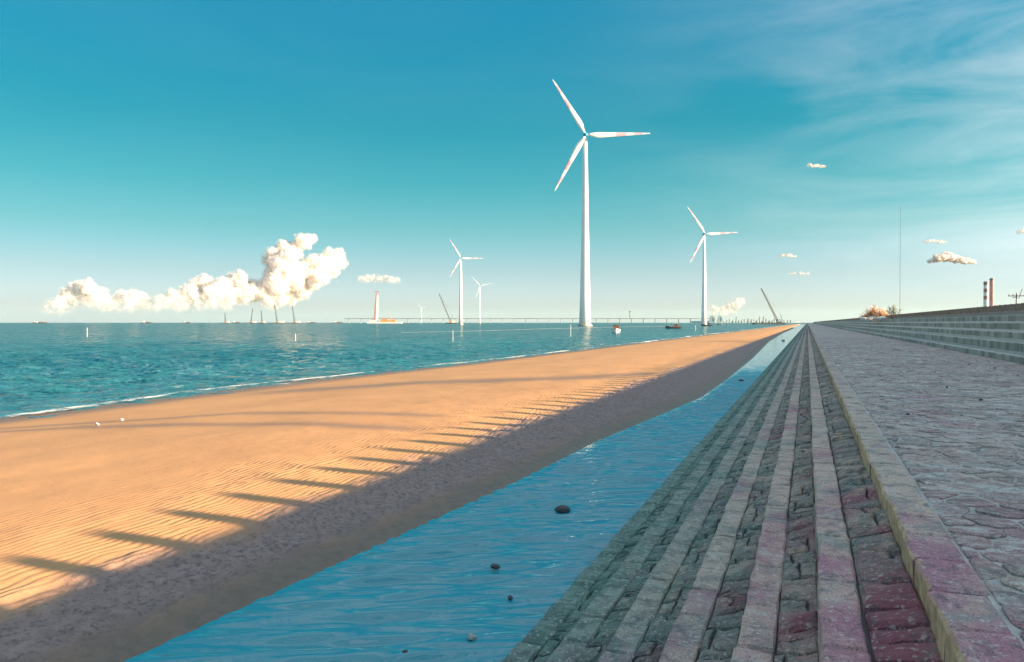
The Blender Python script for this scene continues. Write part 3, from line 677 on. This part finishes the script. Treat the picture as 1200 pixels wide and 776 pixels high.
def crane_barge(px, d, wpx, hpx, lean, label, mast=True, boom_m='steel'):
    k = d / F_PX; t = thing('crane_barge', label, 'crane barge', at(px, d, 0), TH, 'crane barges on the horizon'); Lh = wpx * k
    mb = MB(); mb.loft([[(x, y, z) for y, z in ((-Lh * .14, 2.2), (-Lh * .12, -1), (Lh * .12, -1), (Lh * .14, 2.2))] for x in (-Lh / 2, Lh / 2)]); mb.build('hull', M['hull'], t)
    mb = MB(); mb.box((Lh * 0.24, 0, 4.2), (Lh * 0.24, Lh * .16, 4)); mb.box((Lh * 0.28, 0, 7.2), (Lh * 0.13, Lh * .12, 2)); mb.build('cabin', M['cabin'], t)
    mb = MB(); mb.lathe([(2.2, 2.2), (2.2, 4)], 12); mb.box((0, 0, 5.6), (7, 5, 3.2)); mb.build('crane_house', M['orange'], t)
    mb = MB(); lattice(mb, (0, 0, 5), (lean * hpx * k, 0, hpx * k), 2.6, 1.5, 9, 0.42); mb.build('boom', M[boom_m], t)
    mb = MB(); mb.tube((2.8, 0, 6), (3.6, 0, 6 + hpx * k * 0.25), 0.35); mb.tube((3.6, 0, 6 + hpx * k * .25), (lean * hpx * k, 0, hpx * k), 0.14, n=4); mb.build('back_stay', M['steel'], t)
    return t
crane_barge(264, 3000, 12, 12, -0.03, 'small crane barge with short upright mast, farthest left of the cranes')
crane_barge(294, 3000, 16, 17, 0.13, 'crane barge with thin broken-looking boom leaning slightly right')
crane_barge(307, 2900, 10, 15, -0.06, 'pale-hulled crane barge with slim mast between two larger cranes')
crane_barge(324.5, 2800, 22, 22, -0.12, 'dark crane barge with tallest boom of the left cluster')
crane_barge(345, 2800, 18, 21, -0.12, 'crane barge with red deck gear, right end of the left cluster')
crane_barge(528, 1900, 13, 35, -0.38, 'crane barge with long lattice boom leaning left beside a wind turbine')
def low_barge(px, d, wpx, label):
    k = d / F_PX; t = thing('cargo_barge', label, 'barge', at(px, d, 0), TH, 'low barges on the horizon'); Lh = wpx * k
    hull_mb(Lh, Lh * 0.2, 3.0).build('hull', M['hull'], t); mb = MB(); mb.box((-Lh * 0.3, 0, 5.2), (Lh * 0.2, Lh * .14, 4.4)); mb.build('cabin', M['cabin'], t)
    mb = MB(); mb.box((Lh * 0.1, 0, 3.8), (Lh * 0.42, Lh * .13, 2.2)); mb.build('cargo', M['wood'], t)
for px, wp, lb in ((47, 16, 'faint low barge at the far left of the horizon'), (172, 13, 'dark low barge below the left cumulus cloud'), (219, 8, 'small dark barge between the left barge and the cranes'), (277, 9, 'low barge beside the leftmost crane mast'), (365, 10, 'low barge just right of the crane cluster'), (396, 11, 'low barge at the left end of the bridge')): low_barge(px, 3200, wp, lb)

# drilling platform with red and white mast
k = 2500 / F_PX; t = thing('drilling_barge', 'work barge carrying a tall red and white lattice mast', 'barge', at(441, 2500, 0), TH)
mb = MB(); mb.box((10 * k, 0, 1.5), (40 * k, 26, 5)); mb.build('hull', M['cabin'], t)
mb = MB(); mb.box((14 * k, 0, 7), (18 * k, 16, 6)); mb.box((10 * k, 0, 12), (8 * k, 12, 5)); mb.box((20 * k, 2, 11), (5 * k, 8, 3)); mb.build('deckhouse', M['orange'], t)
mb = MB(); mb.box((-3.5 * k, 0, 7), (8 * k, 18, 6)); mb.build('mast_base', M['cabin'], t)
mb = MB(); lattice(mb, (-2.2 * k, 0, 8), (0.2 * k, 0, 36 * k), 4.0, 2.4, 14, 0.8); mb.build('mast', M['red'], t)
mb = MB(); lattice(mb, (0.9 * k, 0, 8), (1.6 * k, 0, 33 * k), 3.6, 2.8, 12, 0.6); mb.build('pile_leader', M['white'], t)
mb = MB(); mb.box((0.8 * k, 0, 37 * k), (5 * k, 4, 2)); mb.build('crown_block', M['red'], t)
mb = MB(); mb.tube((19 * k, 0, 8), (15 * k, 0, 12 * k), 0.7); mb.build('derrick', M['orange'], t)

# breakwater with crane near the beach tip
k = 1150 / F_PX
mb = MB(); mb.loft([[(x * k, y, z) for y, z in ((-9, -2), (-6, 2.6), (6, 2.6), (9, -2))] for x in (-18, -12, 0, 12, 18)]); bw = tag(mb.build('breakwater', M['hull'], None, at(901, 1150, 0)), 'dark flat breakwater beyond the tip of the beach', 'breakwater'); bw.rotation_euler.z = TH
t = thing('crawler_crane', 'crane with long boom leaning left on the dark breakwater', 'crane', at(913, 1150, 2.6), TH)
mb = MB(); mb.box((0, -2.2, 0.8), (7, 1.2, 1.6)); mb.box((0, 2.2, 0.8), (7, 1.2, 1.6)); mb.build('tracks', M['hull'], t)
mb = MB(); mb.box((1, 0, 3.4), (9, 4.5, 3.4)); cb = mb.build('house', M['tower_blue'], t); mb = MB(); mb.box((-3.2, -2.0, 3.8), (1.8, 0.6, 1.8)); mb.build('window', M['glass'], cb)
mb = MB(); lattice(mb, (-2.5, 0, 3), (-21 * k, 0, 40 * k), 2.4, 1.2, 18, 0.32); mb.build('boom', M['steel'], t)
mb = MB(); mb.tube((4, 0, 4.5), (1.5, 0, 13), 0.3); mb.tube((1.5, 0, 13), (-21 * k, 0, 40 * k), 0.1, n=4); mb.tube((4, 0, 4.5), (3.6, 0, 11), .2); mb.build('gantry', M['steel'], t)

def boat(px, py, Lm, Bm, rz, label, hullm, cabm, canopy, mast_h):
    d = CAM_Z * F_PX / (py - HORIZON); t = thing('fishing_boat', label, 'boat', at(px, d, 0.02), TH + rz, 'small boats near the beach')
    h = Lm * 0.13; hull_mb(Lm, Bm, h).build('hull', hullm, t, smooth=False)
    mb = MB(); n = 11
    for i in range(n):
        for s in (-1, 1):
            t0, t1 = i / n, (i + 1) / n
            f = lambda tt: Vector(((tt - .5) * Lm, s * Bm / 2 * (1 - max(0, (tt - 0.6) / 0.4) ** 2.2 * .93) * (0.86 + 0.14 * min(1, tt / 0.2)), h * (1 + 0.45 * max(0, (tt - .5) / .5) ** 2 + .1 * (1 - tt) ** 4)))
            mb.tube(f(t0), f(t1), 0.05, n=5)
    mb.build('gunwale', cabm, t)
    mb = MB(); mb.box((-Lm * 0.18, 0, h + 0.55), (Lm * 0.26, Bm * 0.6, 1.25)); cab = mb.build('cabin', cabm, t)
    mb = MB()
    for s in (-1, 1): mb.box((-Lm * 0.18, s * Bm * 0.302, h + 0.75), (Lm * 0.16, 0.03, 0.45))
    mb.box((-Lm * 0.18 - Lm * 0.131, 0, h + 0.7), (0.03, Bm * 0.4, 0.5)); mb.build('window', M['glass'], cab)
    mb = MB(); mb.box((-Lm * 0.15, 0, h + 1.25), (Lm * 0.38, Bm * 0.74, 0.10)); mb.build('roof', canopy, cab)
    mb = MB(); mb.tube((-Lm * 0.02, 0, h * .5), (-Lm * 0.02, 0, h + mast_h), 0.05, 0.03, 6); mb.tube((Lm * .3, 0, h), (-Lm * .02, 0, h + mast_h), 0.015, n=4); mb.build('mast', M['steel'], t)
    return t
boat(722, 390, 6.5, 2.5, R(-98), 'white and brown fishing boat seen end-on nearest the beach', M['cabin'], M['wood'], M['wood'], 1.4)
boat(789, 385.2, 7.2, 2.4, R(175), 'dark-hulled fishing boat with pale roof, seen side-on', M['hull'], M['wood'], M['cabin'], 1.5)
boat(828.5, 382.2, 8.0, 2.6, R(178), 'dark boat at the foot of the right wind turbine', M['hull'], M['steel'], M['steel'], 1.3)
boat(843.5, 380.6, 7.0, 2.2, R(4), 'small far dark boat right of the wind turbine foot', M['hull'], M['steel'], M['cabin'], 1.2)

for px, py, hpx, lb in ((102, 395, 11, 'white stake in the sea at far left'), (346.5, 400, 9, 'short pale stake in the sea left of centre'), (531, 400, 13, 'white stake in the sea below the leaning crane'), (669, 394.5, 14, 'white stake in the sea just left of the largest turbine'), (815, 387.5, 6, 'small white stake in the sea near the beach end')):
    d = CAM_Z * F_PX / (py - HORIZON); h = hpx * d / F_PX; t = thing('marker_stake', lb, 'stake', at(px, d, 0), 0, 'stakes in the sea')
    mb = MB(); mb.tube((0, 0, -1), (rnd.uniform(-.05, .05), 0, h), 0.034 * d / 150, 0.026 * d / 150, 8); mb.build('pole', M['white'], t)
    mb = MB(); mb.tube((0, 0, h * 0.72), (0, 0, h * 0.82), 0.05 * d / 150, n=8); mb.build('band', M['cabin'], t)

# ------------------------------------------------------------------ far shore
D_C = 6200; k = D_C / F_PX
mb = MB(); n = 60; base = [(at(822 + 118 * i / n, D_C, 0), 8 + 8 * rnd.random()) for i in range(n + 1)]
mb.loft([[(p.x, p.y, -3), (p.x, p.y, h), (p.x + FW.x * 400, p.y + FW.y * 400, h), (p.x + FW.x * 400, p.y + FW.y * 400, -3)] for p, h in base]); struct(mb.build('far_shore', M['city']))
ORD = ['first', 'second', 'third', 'fourth', 'fifth', 'sixth', 'seventh', 'eighth', 'ninth', 'tenth', 'eleventh', 'twelfth', 'thirteenth', 'fourteenth', 'fifteenth', 'sixteenth', 'seventeenth', 'eighteenth', 'nineteenth', 'twentieth', 'twenty-first', 'twenty-second', 'twenty-third', 'twenty-fourth', 'twenty-fifth', 'twenty-sixth', 'twenty-seventh', 'twenty-eighth']
cz = [(831 + i * 3.55 + rnd.uniform(-1, 1), rnd.choice([2.5, 3, 4, 5, 7]), rnd.uniform(1.2, 2.8)) for i in range(28)]
for i, (px, h, wd) in enumerate(sorted(cz)):
    mb = MB(); mb.box((0, 0, h * k / 2), (wd * k, 25, h * k)); mb.box((0, 0, h * k + 2), (wd * k * 0.4, 12, 4))
    if h >= 5: mb.tube((0, 0, h * k), (0, 0, h * k + 16), 1.2, n=5)
    o = tag(mb.build('far_building', M['city'], None, at(px, D_C - 30, 0)), ORD[i] + ' building from the left in the pale blue far city skyline', 'building', 'city skyline'); o.rotation_euler.z = TH
for px, lb in ((834.5, 'left of two rounded blue-grey towers on the far shore'), (844, 'right of two rounded blue-grey towers on the far shore')):
    kk = 5000 / F_PX; t = thing('rounded_tower', lb, 'tower', at(px, 5000, 0), TH, 'rounded towers on the far shore')
    prof = [(math.cos(a) * 2.6 * kk, 8.3 * kk * 0.5 + math.sin(a) * 4.6 * kk) for a in [2 * math.pi * i / 28 for i in range(28)]]
    mb = MB(); inner = [(x * 0.52, 4.15 * kk + (z - 4.15 * kk) * 0.62) for x, z in prof]
    mb.loft([[(x, y, z) for x, z in pr] for y, pr in ((-8, prof), (8, prof), (8, inner), (-8, inner), (-8, prof))], cap=False); mb.build('rim', M['tower_blue'], t)
    mb = MB(); mb.loft([[(x * 1.02, y, 4.15 * kk + (z - 4.15 * kk) * 1.02) for x, z in inner] for y in (-3, 3)]); mb.build('glazed_centre', M['city'], t)

# ------------------------------------------------------------------ behind the dyke
for px, top, wpx, lb in ((1155, 331.5, 4.6, 'shorter red and white banded chimney behind the dyke'), (1161.8, 327, 4.2, 'taller dull red chimney behind the dyke')):
    d = 1500; k = d / F_PX; H = zat(top, d); t = thing('chimney', lb, 'chimney', at(px, d, 1.3), 0, 'two chimneys behind the dyke'); r_ = wpx * k / 2
    mb = MB(); mb.lathe([(r_ * 1.1, 0), (r_, H - 1.3)], 24); mb.build('shaft', M['cabin'] if wpx > 4.4 else plain('dull_red_brick', (0.40, 0.24, 0.24), 0.8, 0.1, 0.2), t, smooth=False)
    for q in range(4):
        z0 = H - 1.3 - (2 * q + 1) * 5.2 * k * 0.8 + 2.0; col = M['red']
        mb = MB(); mb.lathe([(r_ * 1.05, z0), (r_ * 1.05, z0 + 4.4 * k)] if wpx > 4.4 else [(r_ * 1.05, z0 + 5), (r_ * 1.05, z0 + 6.2)], 24); mb.build('band', col, t)
    mb = MB(); mb.lathe([(r_ * 1.12, H - 2.8), (r_ * 1.12, H - 1.2)], 24); mb.build('rim', M['steel'], t)
d = 420; t = thing('radio_mast', 'very thin tall lattice radio mast above the reeds', 'mast', at(1054.5, d, 1.3), 0)
mb = MB(); lattice(mb, (0, 0, 0), (0, 0, zat(240, d) - 1.3), 0.34, 0.2, 90, 0.03); mb.build('lattice_shaft', M['city'], t)
def pole(px=None, d=None, loc=None, H=8.0, label='', arms=True):
    p = at(px, d, 1.3) if loc is None else Vector(loc); t = thing('utility_pole', label, 'utility pole', p, rnd.uniform(-.2, .2) if loc is None else R(88), 'utility poles along the dyke')
    mb = MB(); mb.tube((0, 0, 0), (0, 0, H), 0.17, 0.11, 10); mb.build('post', M['concrete'], t)
    if arms:
        mb = MB(); mb.box((0, -0.16, H - 0.5), (2.4, 0.1, 0.12)); mb.build('crossarm', M['steel'], t)
        for x in (-1.1, -0.5, 0.5, 1.1): mb = MB(); mb.lathe([(0.05, 0), (0.08, 0.1), (0.05, 0.22)], 8); mb.build('insulator', M['wood'], t, (x, -0.16, H - 0.44))
    return t
t = pole(1191, 130, None, zat(343.5, 130) - 1.3, 'utility pole with crossarm and slanting stay showing over the crest')
mb = MB(); mb.tube((0.3, 0, zat(350, 130) - 1.3), (0.82, 0, zat(338.5, 130) - 1.3), 0.05, n=6); mb.tube((-.62, 0, zat(349, 130) - 1.3), (0, 0, zat(348, 130) - 1.3), 0.05, n=6); mb.build('strut', M['steel'], t)

# reeds and shrub on the crest
def reed_clump(px, d, wid, h, n, label):
    t = thing('reed_clump', label, 'reeds', at(px, d, CREST), 0, 'dry reeds on the dyke crest'); a = MB(); b = MB(); c = MB()
    for i in range(n):
        x, y = rnd.gauss(0, wid * 0.38), rnd.gauss(0, wid * 0.3); hh = h * rnd.uniform(0.45, 1.05) * max(0.35, 1 - abs(x) / wid * 0.9); lx, ly = rnd.gauss(0, 0.22) * hh, rnd.gauss(0, .22) * hh
        p = Vector((x, y, -.15)); m_ = Vector((x + lx * .35, y + ly * .35, hh * .6)); q = Vector((x + lx, y + ly, hh)); wv = Vector((rnd.uniform(-1, 1), rnd.uniform(-1, 1), 0)).normalized() * 0.016
        tgt = a if rnd.random() < 0.8 else c
        tgt.add([p - wv, p + wv, m_ + wv, m_ - wv, q], [(0, 1, 2, 3), (3, 2, 4)])
        if rnd.random() < 0.5:
            for _ in range(4):
                s = Vector((rnd.gauss(0, .05), rnd.gauss(0, .05), rnd.uniform(-.16, .14))); e = Vector((rnd.gauss(0, .05), rnd.gauss(0, .05), rnd.uniform(.06, .16))); b.add([q + s - wv * 1.6, q + s + wv * 1.6, q + s + e], [(0, 1, 2)])
    a.build('stems', M['reed'], t); b.build('plumes', M['plume'], t); c.build('leaves', M['leaf'], t)
reed_clump(1024, 98, 1.5, 1.55, 620, 'tall dry orange reed clump with pale plumes on the crest')
reed_clump(1034, 93, 1.1, 1.05, 420, 'shorter dry orange reeds beside the dark shrub on the crest')
reed_clump(1013, 106, 0.8, 0.55, 160, 'low sparse reeds at the far end of the reed patch')
t = thing('shrub', 'dark green upright shrub on the crest beside the reeds', 'shrub', at(1047, 84, CREST))
mb = MB(); lf = MB()
for i in range(9):
    q = Vector((rnd.gauss(0, .42), rnd.gauss(0, .3), rnd.uniform(0.8, 1.35))); mb.tube((q.x * 0.25, q.y * .25, -.15), q, 0.025, 0.008, 5)
    for _ in range(85):
        s = rnd.uniform(0.3, 1.05); p = Vector((q.x * (.25 + .75 * s), q.y * (.25 + .75 * s), q.z * s)) + Vector((rnd.gauss(0, .085), rnd.gauss(0, .085), rnd.gauss(0, .07)))
        u = Vector((rnd.gauss(0, 1), rnd.gauss(0, 1), rnd.gauss(0.6, 1))).normalized() * 0.10; v = u.orthogonal().normalized() * 0.028; lf.add([p, p + u * .5 + v, p + u, p + u * .5 - v], [(0, 1, 2, 3)])
mb.build('trunk', M['bark'], t); lf.build('crown', M['leaf'], t)

# ------------------------------------------------------------------ rocks, litter
def rock(name, loc, size, mat, label, cat, group, seed, flat=0.55, parent=None):
    import bmesh
    bm = bmesh.new(); bmesh.ops.create_icosphere(bm, subdivisions=3, radius=1)
    rr = random.Random(seed); planes = [(Vector((rr.gauss(0, 1), rr.gauss(0, 1), rr.gauss(0, 1))).normalized(), rr.uniform(0.6, 0.92)) for _ in range(14)]
    for v in bm.verts:
        for n_, dd in planes:
            e = v.co.dot(n_) - dd
            if e > 0: v.co -= n_ * e * 0.9
        v.co = Vector((v.co.x * size[0], v.co.y * size[1], v.co.z * size[2]))
    me = bpy.data.meshes.new(name); bm.to_mesh(me); bm.free(); me.materials.append(mat)
    return tag(link(name, me, None, loc), label, cat, group)
for i, (px, py, wpx, lb) in enumerate(((659, 600, 19, 'largest grey rock breaking the channel surface'), (580.5, 668, 12, 'round dark rock in the channel below the largest'), (598, 705, 8, 'small dark rock in the channel, third from the far end'), (553, 752, 13, 'pale low rock awash near the bottom of the picture'), (474, 770, 8, 'small dark rock at the bottom edge of the picture'), (868.5, 447, 7, 'far dark rock in the channel beside the wall'), (918, 399.5, 4, 'farthest tiny rock in the channel'))):
    p = on_ground(px, py, 0.0); d = CAM_Z * F_PX / (py - HORIZON); s = wpx * d / F_PX / 2
    rock('rock', (p.x, p.y, 0.03), (s, s * 0.9, s * 0.62), M['concrete'] if i == 3 else M['rock'], lb, 'rock', 'rocks in the channel', 30 + i)
for i, (px, py, wpx, lb) in enumerate(((113, 501.5, 7, 'white scrap of litter on the orange sand, nearer one'), (142, 495.5, 6, 'white scrap of litter on the shadow-banded sand, farther one'))):
    p = on_ground(px, py, 0.16); p.z = float(sand_z(np.array(p.x), np.array(p.y))) + 0.04; s = wpx * 21 / F_PX / 2
    rock('litter', p, (s, s * 0.6, s * 0.5), M['white_litter'], lb, 'litter', 'white litter on the sand', 70 + i)
peb = [(1064, 487, 0, 'dark pebble on the terrace, nearest of the dark ones'), (1150, 470, 0, 'dark pebble on the terrace, second nearest of the dark ones'), (1110, 455, 0, 'dark pebble alone in the middle of the terrace'), (1193, 441, 0, 'dark flat pebble on the terrace at the right edge'), (1166, 432, 0, 'tiny dark pebble on the terrace just below the upper steps'), (1136, 428, 0, 'dark pebble, left of a close pair by the upper steps'), (1145, 424, 0, 'dark pebble, right of a close pair by the upper steps'), (1052, 442, 1, 'white pebble on the terrace, nearest of three'), (1059, 437, 1, 'white pebble on the terrace, rightmost of three'), (1045, 434, 1, 'white pebble on the terrace, farthest of three')]
for i, (px, py, wh, lb) in enumerate(peb):
    p = on_ground(px, py, CURB_Z); s = rnd.uniform(0.025, 0.05)
    rock('pebble', (p.x, p.y, CURB_Z + 0.02), (s, s * 0.8, s * 0.6), M['white_litter'] if wh else M['rock'], lb, 'pebble', 'white pebbles on the terrace' if wh else 'dark pebbles on the terrace', 90 + i)
for i, (px, py) in enumerate(((1012, 371.6), (1019, 370.6), (1027, 370.2), (1033, 369))):
    p = at(px, 97 - i * 2, CREST - 0.04); rock('rubble', p, (0.55, 0.3, 0.22), M['white_litter'], ['farthest', 'second farthest', 'second nearest', 'nearest'][i] + ' pale rubble lump at the foot of the reeds', 'rubble', 'pale rubble below the reeds', 120 + i)

# ------------------------------------------------------------------ clouds
def cloud_mat(name, zlo, zhi, dens):
    m = Mat(name); sx = m.n('ShaderNodeSeparateXYZ'); m.l(m.pos.outputs['Position'], sx.inputs[0])
    n = m.noise(0.006, 6, 0.65).outputs[0]
    a = m.rng(m.math('ADD', sx.outputs['Z'], m.math('MULTIPLY', m.math('SUBTRACT', n, 0.5), (zhi - zlo) * 0.9)), zlo, zhi, 0.0, dens)
    m.col((0.84, 0.755, 0.72)); m.set(rough=1.0, spec=0.0); m.b.inputs['Subsurface Weight'].default_value = 1.0; m.b.inputs['Subsurface Radius'].default_value = (1.0, 0.9, 0.8); m.b.inputs['Subsurface Scale'].default_value = 150
    tr = m.n('ShaderNodeBsdfTranslucent'); tr.inputs[0].default_value = (0.95, 0.92, 0.9, 1); mx = m.n('ShaderNodeMixShader'); mx.inputs[0].default_value = 0.12
    tp = m.n('ShaderNodeBsdfTransparent'); my = m.n('ShaderNodeMixShader'); o = m.t.nodes['Material Output']
    m.l(m.b.outputs[0], mx.inputs[1]); m.l(tr.outputs[0], mx.inputs[2]); m.l(a, my.inputs[0]); m.l(tp.outputs[0], my.inputs[1]); m.l(mx.outputs[0], my.inputs[2]); m.l(my.outputs[0], o.inputs['Surface'])
    return m.m
import bmesh
def ico(sub):
    bm = bmesh.new(); bmesh.ops.create_icosphere(bm, subdivisions=sub, radius=1); v = np.array([x.co[:] for x in bm.verts]); f = [tuple(q.index for q in p.verts) for p in bm.faces]; bm.free(); return v, f
ICO = ico(3)
def cloud(name, lumps, D0, label, mat, sub=9, seed=1, vox=0.45, flat=1.0, soft=0.75, fm=None):
    rr = random.Random(seed); mb = MB(); parts = []
    if flat != 1.0: lumps = lumps + [((a[0] + b[0]) / 2 + rr.uniform(-1, 1), (a[1] + b[1]) / 2 + rr.uniform(-1, 1), (a[2] + b[2]) / 2.2) for a, b in zip(lumps, lumps[1:])] + [(a[0] + rr.uniform(-4, 4), a[1] + rr.uniform(0, 2), a[2] * 0.7) for a in lumps]
    for px, py, r_ in lumps:
        D = D0 + (px - 330) * 8.0; k = D / F_PX          # the bank trends towards the viewer on its left
        c = at(px, D + rr.uniform(-1, 1) * r_ * k * 1.2, 0); c.z = zat(py, D); parts.append((c, r_ * k * 0.9))
        for _ in range(sub):
            v = Vector((rr.gauss(0, 1), rr.gauss(0, 1), rr.gauss(0.15, 1))).normalized(); s = rr.uniform(0.25, 0.5)
            c2 = c + v * r_ * k * rr.uniform(0.65, 0.92); parts.append((c2, r_ * k * s))
            for _ in range(2):
                v2 = (v + Vector((rr.gauss(0, .7), rr.gauss(0, .7), rr.gauss(0, .7)))).normalized(); parts.append((c2 + v2 * r_ * k * s * 0.85, r_ * k * s * rr.uniform(0.3, 0.55)))
    k = D0 / F_PX; zc = sum(p[0].z for p in parts) / len(parts)
    for c, r_ in parts:
        if flat != 1.0: c = Vector((c.x, c.y, zc + (c.z - zc) * flat))
        v = ICO[0] * np.array([1, 1, flat]); q = np.array(c) + v * r_; n1 = fbm(q[:, 0] / (r_ * .5) + q[:, 1] / (r_ * .7), q[:, 2] / (r_ * .5) + q[:, 1] / (r_ * 0.9), 3, 4) - 0.5
        q = np.array(c) + v * (r_ * (1 + 0.55 * n1))[:, None]; mb.add([tuple(x) for x in q], ICO[1])
    o = mb.build(name, mat, None, smooth=True); rm_ = o.modifiers.new('union', 'REMESH'); rm_.mode = 'VOXEL'; rm_.voxel_size = vox * k; rm_.use_smooth_shade = True
    dg = bpy.context.evaluated_depsgraph_get(); me = bpy.data.meshes.new_from_object(o.evaluated_get(dg)); o.modifiers.clear(); old = o.data; o.data = me; bpy.data.meshes.remove(old)
    n_v = len(me.vertices); co = np.empty(n_v * 3, np.float32); me.vertices.foreach_get('co', co); no = np.empty(n_v * 3, np.float32); me.vertices.foreach_get('normal', no)
    q = co.reshape(-1, 3); jag = fbm(q[:, 0] / (2.2 * k) + q[:, 1] / (3.1 * k), q[:, 2] / (1.8 * k), 8, 4)[:, None]
    for off in (0.9, 1.9, 3.2):                    # thin mist around the dense core
        f2 = me.copy(); f2.vertices.foreach_set('co', (q + no.reshape(-1, 3) * off * soft * k * (0.1 + 1.8 * jag)).astype(np.float32).ravel()); f2.materials.clear(); f2.materials.append(fm or fringe_m); f2.update()
        link('mist', f2, o)
    return tag(o, label, 'cloud')
fr = Mat('cloud_fringe'); fsx = fr.n('ShaderNodeSeparateXYZ'); fr.l(fr.pos.outputs['Position'], fsx.inputs[0])
fa = fr.math('MULTIPLY', fr.rng(fr.noise(0.010, 6, 0.7).outputs[0], 0.40, 0.66, 0.01, 0.24), fr.rng(fsx.outputs['Z'], 180, 700, 0.15, 1.0))
fr.col((0.9, 0.84, 0.80)); fr.set(rough=1.0, spec=0.0, alpha=fa); fringe_m = fr.m
fr = Mat('faint_fringe'); fr.col((0.9, 0.84, 0.80)); fr.set(rough=1.0, spec=0.0, alpha=fr.rng(fr.noise(0.012, 6, 0.7).outputs[0], 0.42, 0.66, 0.0, 0.11)); faint_m = fr.m
DC = 15000; kz = DC / F_PX
cm1 = cloud_mat('cumulus_mist', (378 - 366) * kz, (378 - 338) * kz, 0.97)
big = [(95, 347, 13), (88, 341, 9), (104, 339, 8), (80, 352, 11), (112, 351, 11), (66, 358, 8), (55, 362, 6), (123, 356, 8), (145, 350, 8), (150, 356, 11), (170, 357, 10), (190, 356, 9), (205, 352, 10), (158, 347, 5), (135, 358, 9),
       (220, 346, 12), (235, 338, 11), (240, 331, 8), (228, 352, 12), (250, 346, 13), (262, 336, 10), (271, 329, 7), (281, 328, 9), (265, 350, 12), (286, 344, 13), (212, 356, 9), (300, 342, 13)]
cloud('cumulus_cloud', big, DC, 'long low bank of pale cumulus above the sea at left', cm1, 8, 2)
big = [(325, 332, 17), (330, 314, 14), (338, 302, 11), (345, 292, 10), (355, 284, 8), (365, 281, 5), (322, 299, 7), (317, 307, 7), (331, 291, 6), (310, 342, 14), (345, 326, 16), (362, 317, 12), (375, 310, 12), (388, 304, 10), (396, 298, 7), (384, 319, 11), (370, 328, 12), (355, 338, 12), (397, 309, 6), (340, 346, 12), (322, 350, 11)]
cloud('cumulus_cloud', big, DC, 'towering white cumulus with two lobes above the crane barges', cm1, 9, 3)
cm2 = cloud_mat('thin_mist', (378 - 340) * kz, (378 - 312) * kz, 0.22)
cloud('cloud_wisp', [(425, 328, 5), (437, 326, 6), (450, 327, 6), (463, 329, 5)], DC, 'faint pinkish cloud wisp right of the tall cumulus', cm2, 6, 4, 0.4, 0.6, 0.6, faint_m)
cm3 = cloud_mat('small_mist', (378 - 315) * kz, (378 - 290) * kz, 0.85)
cloud('small_cloud', [(1090, 307, 3), (1098, 303, 5), (1108, 300, 6.5), (1118, 303, 5.5), (1130, 306, 5), (1138, 308, 3)], DC, 'small flat-based cream cloud above the chimneys', cm3, 9, 5, 0.3, 0.75, 0.35)
cm4 = cloud_mat('faint_mist', (378 - 330) * kz, (378 - 270) * kz, 0.28)
for i, (l, lb) in enumerate((([(1083, 283, 2.5), (1091, 282, 3.2), (1100, 283, 3), (1106, 284, 2)], 'faint flat cloud just above the small cream cloud'), ([(915, 300, 2.5), (922, 299, 3.2), (930, 301, 2.5)], 'faint cloud puff right of the second turbine, upper one'), ([(929, 321, 2.5), (937, 320, 3.2), (945, 321, 2.5)], 'faint cloud puff above the breakwater crane, lower one'), ([(948, 195, 3), (956, 194, 3.5), (964, 195, 2.5)], 'thin high cloud fleck in the upper right sky'), ([(1196, 272, 4), (1206, 270, 5)], 'pale cloud cut by the right edge of the picture'))):
    cloud('cloud_puff', l, DC, lb, cm4, 7, 20 + i, 0.3, 0.5, 0.45, faint_m)
cm5 = cloud_mat('low_mist', (378 - 372) * kz, (378 - 345) * kz, 0.35)
cloud('cloud_puff', [(855, 362, 5), (862, 358, 6), (868, 353, 4), (836, 364, 5), (846, 366, 5)], DC, 'low pink cloud behind the far city skyline', cm5, 6, 40, 0.4, 0.99, 0.6, faint_m)

# ------------------------------------------------------------------ air
def haze():
    m = bpy.data.materials.new('haze_air'); m.use_nodes = True; t = m.node_tree; t.nodes.clear()
    o = t.nodes.new('ShaderNodeOutputMaterial'); v = t.nodes.new('ShaderNodeVolumePrincipled'); v.inputs['Density'].default_value = 0.000022; v.inputs['Color'].default_value = (0.5, 0.88, 1.0, 1); v.inputs['Anisotropy'].default_value = 0.2
    t.links.new(v.outputs[0], o.inputs['Volume'])
    mb = MB(); mb.box((0, 0, 0), (2, 2, 2)); h = mb.build('haze', m)
    h.scale = (13500, 14500, 120); h.location = (-3000, 3000, 112); h['kind'] = 'stuff'; h['label'] = 'pale sea haze in the air'; h['category'] = 'haze'
haze()
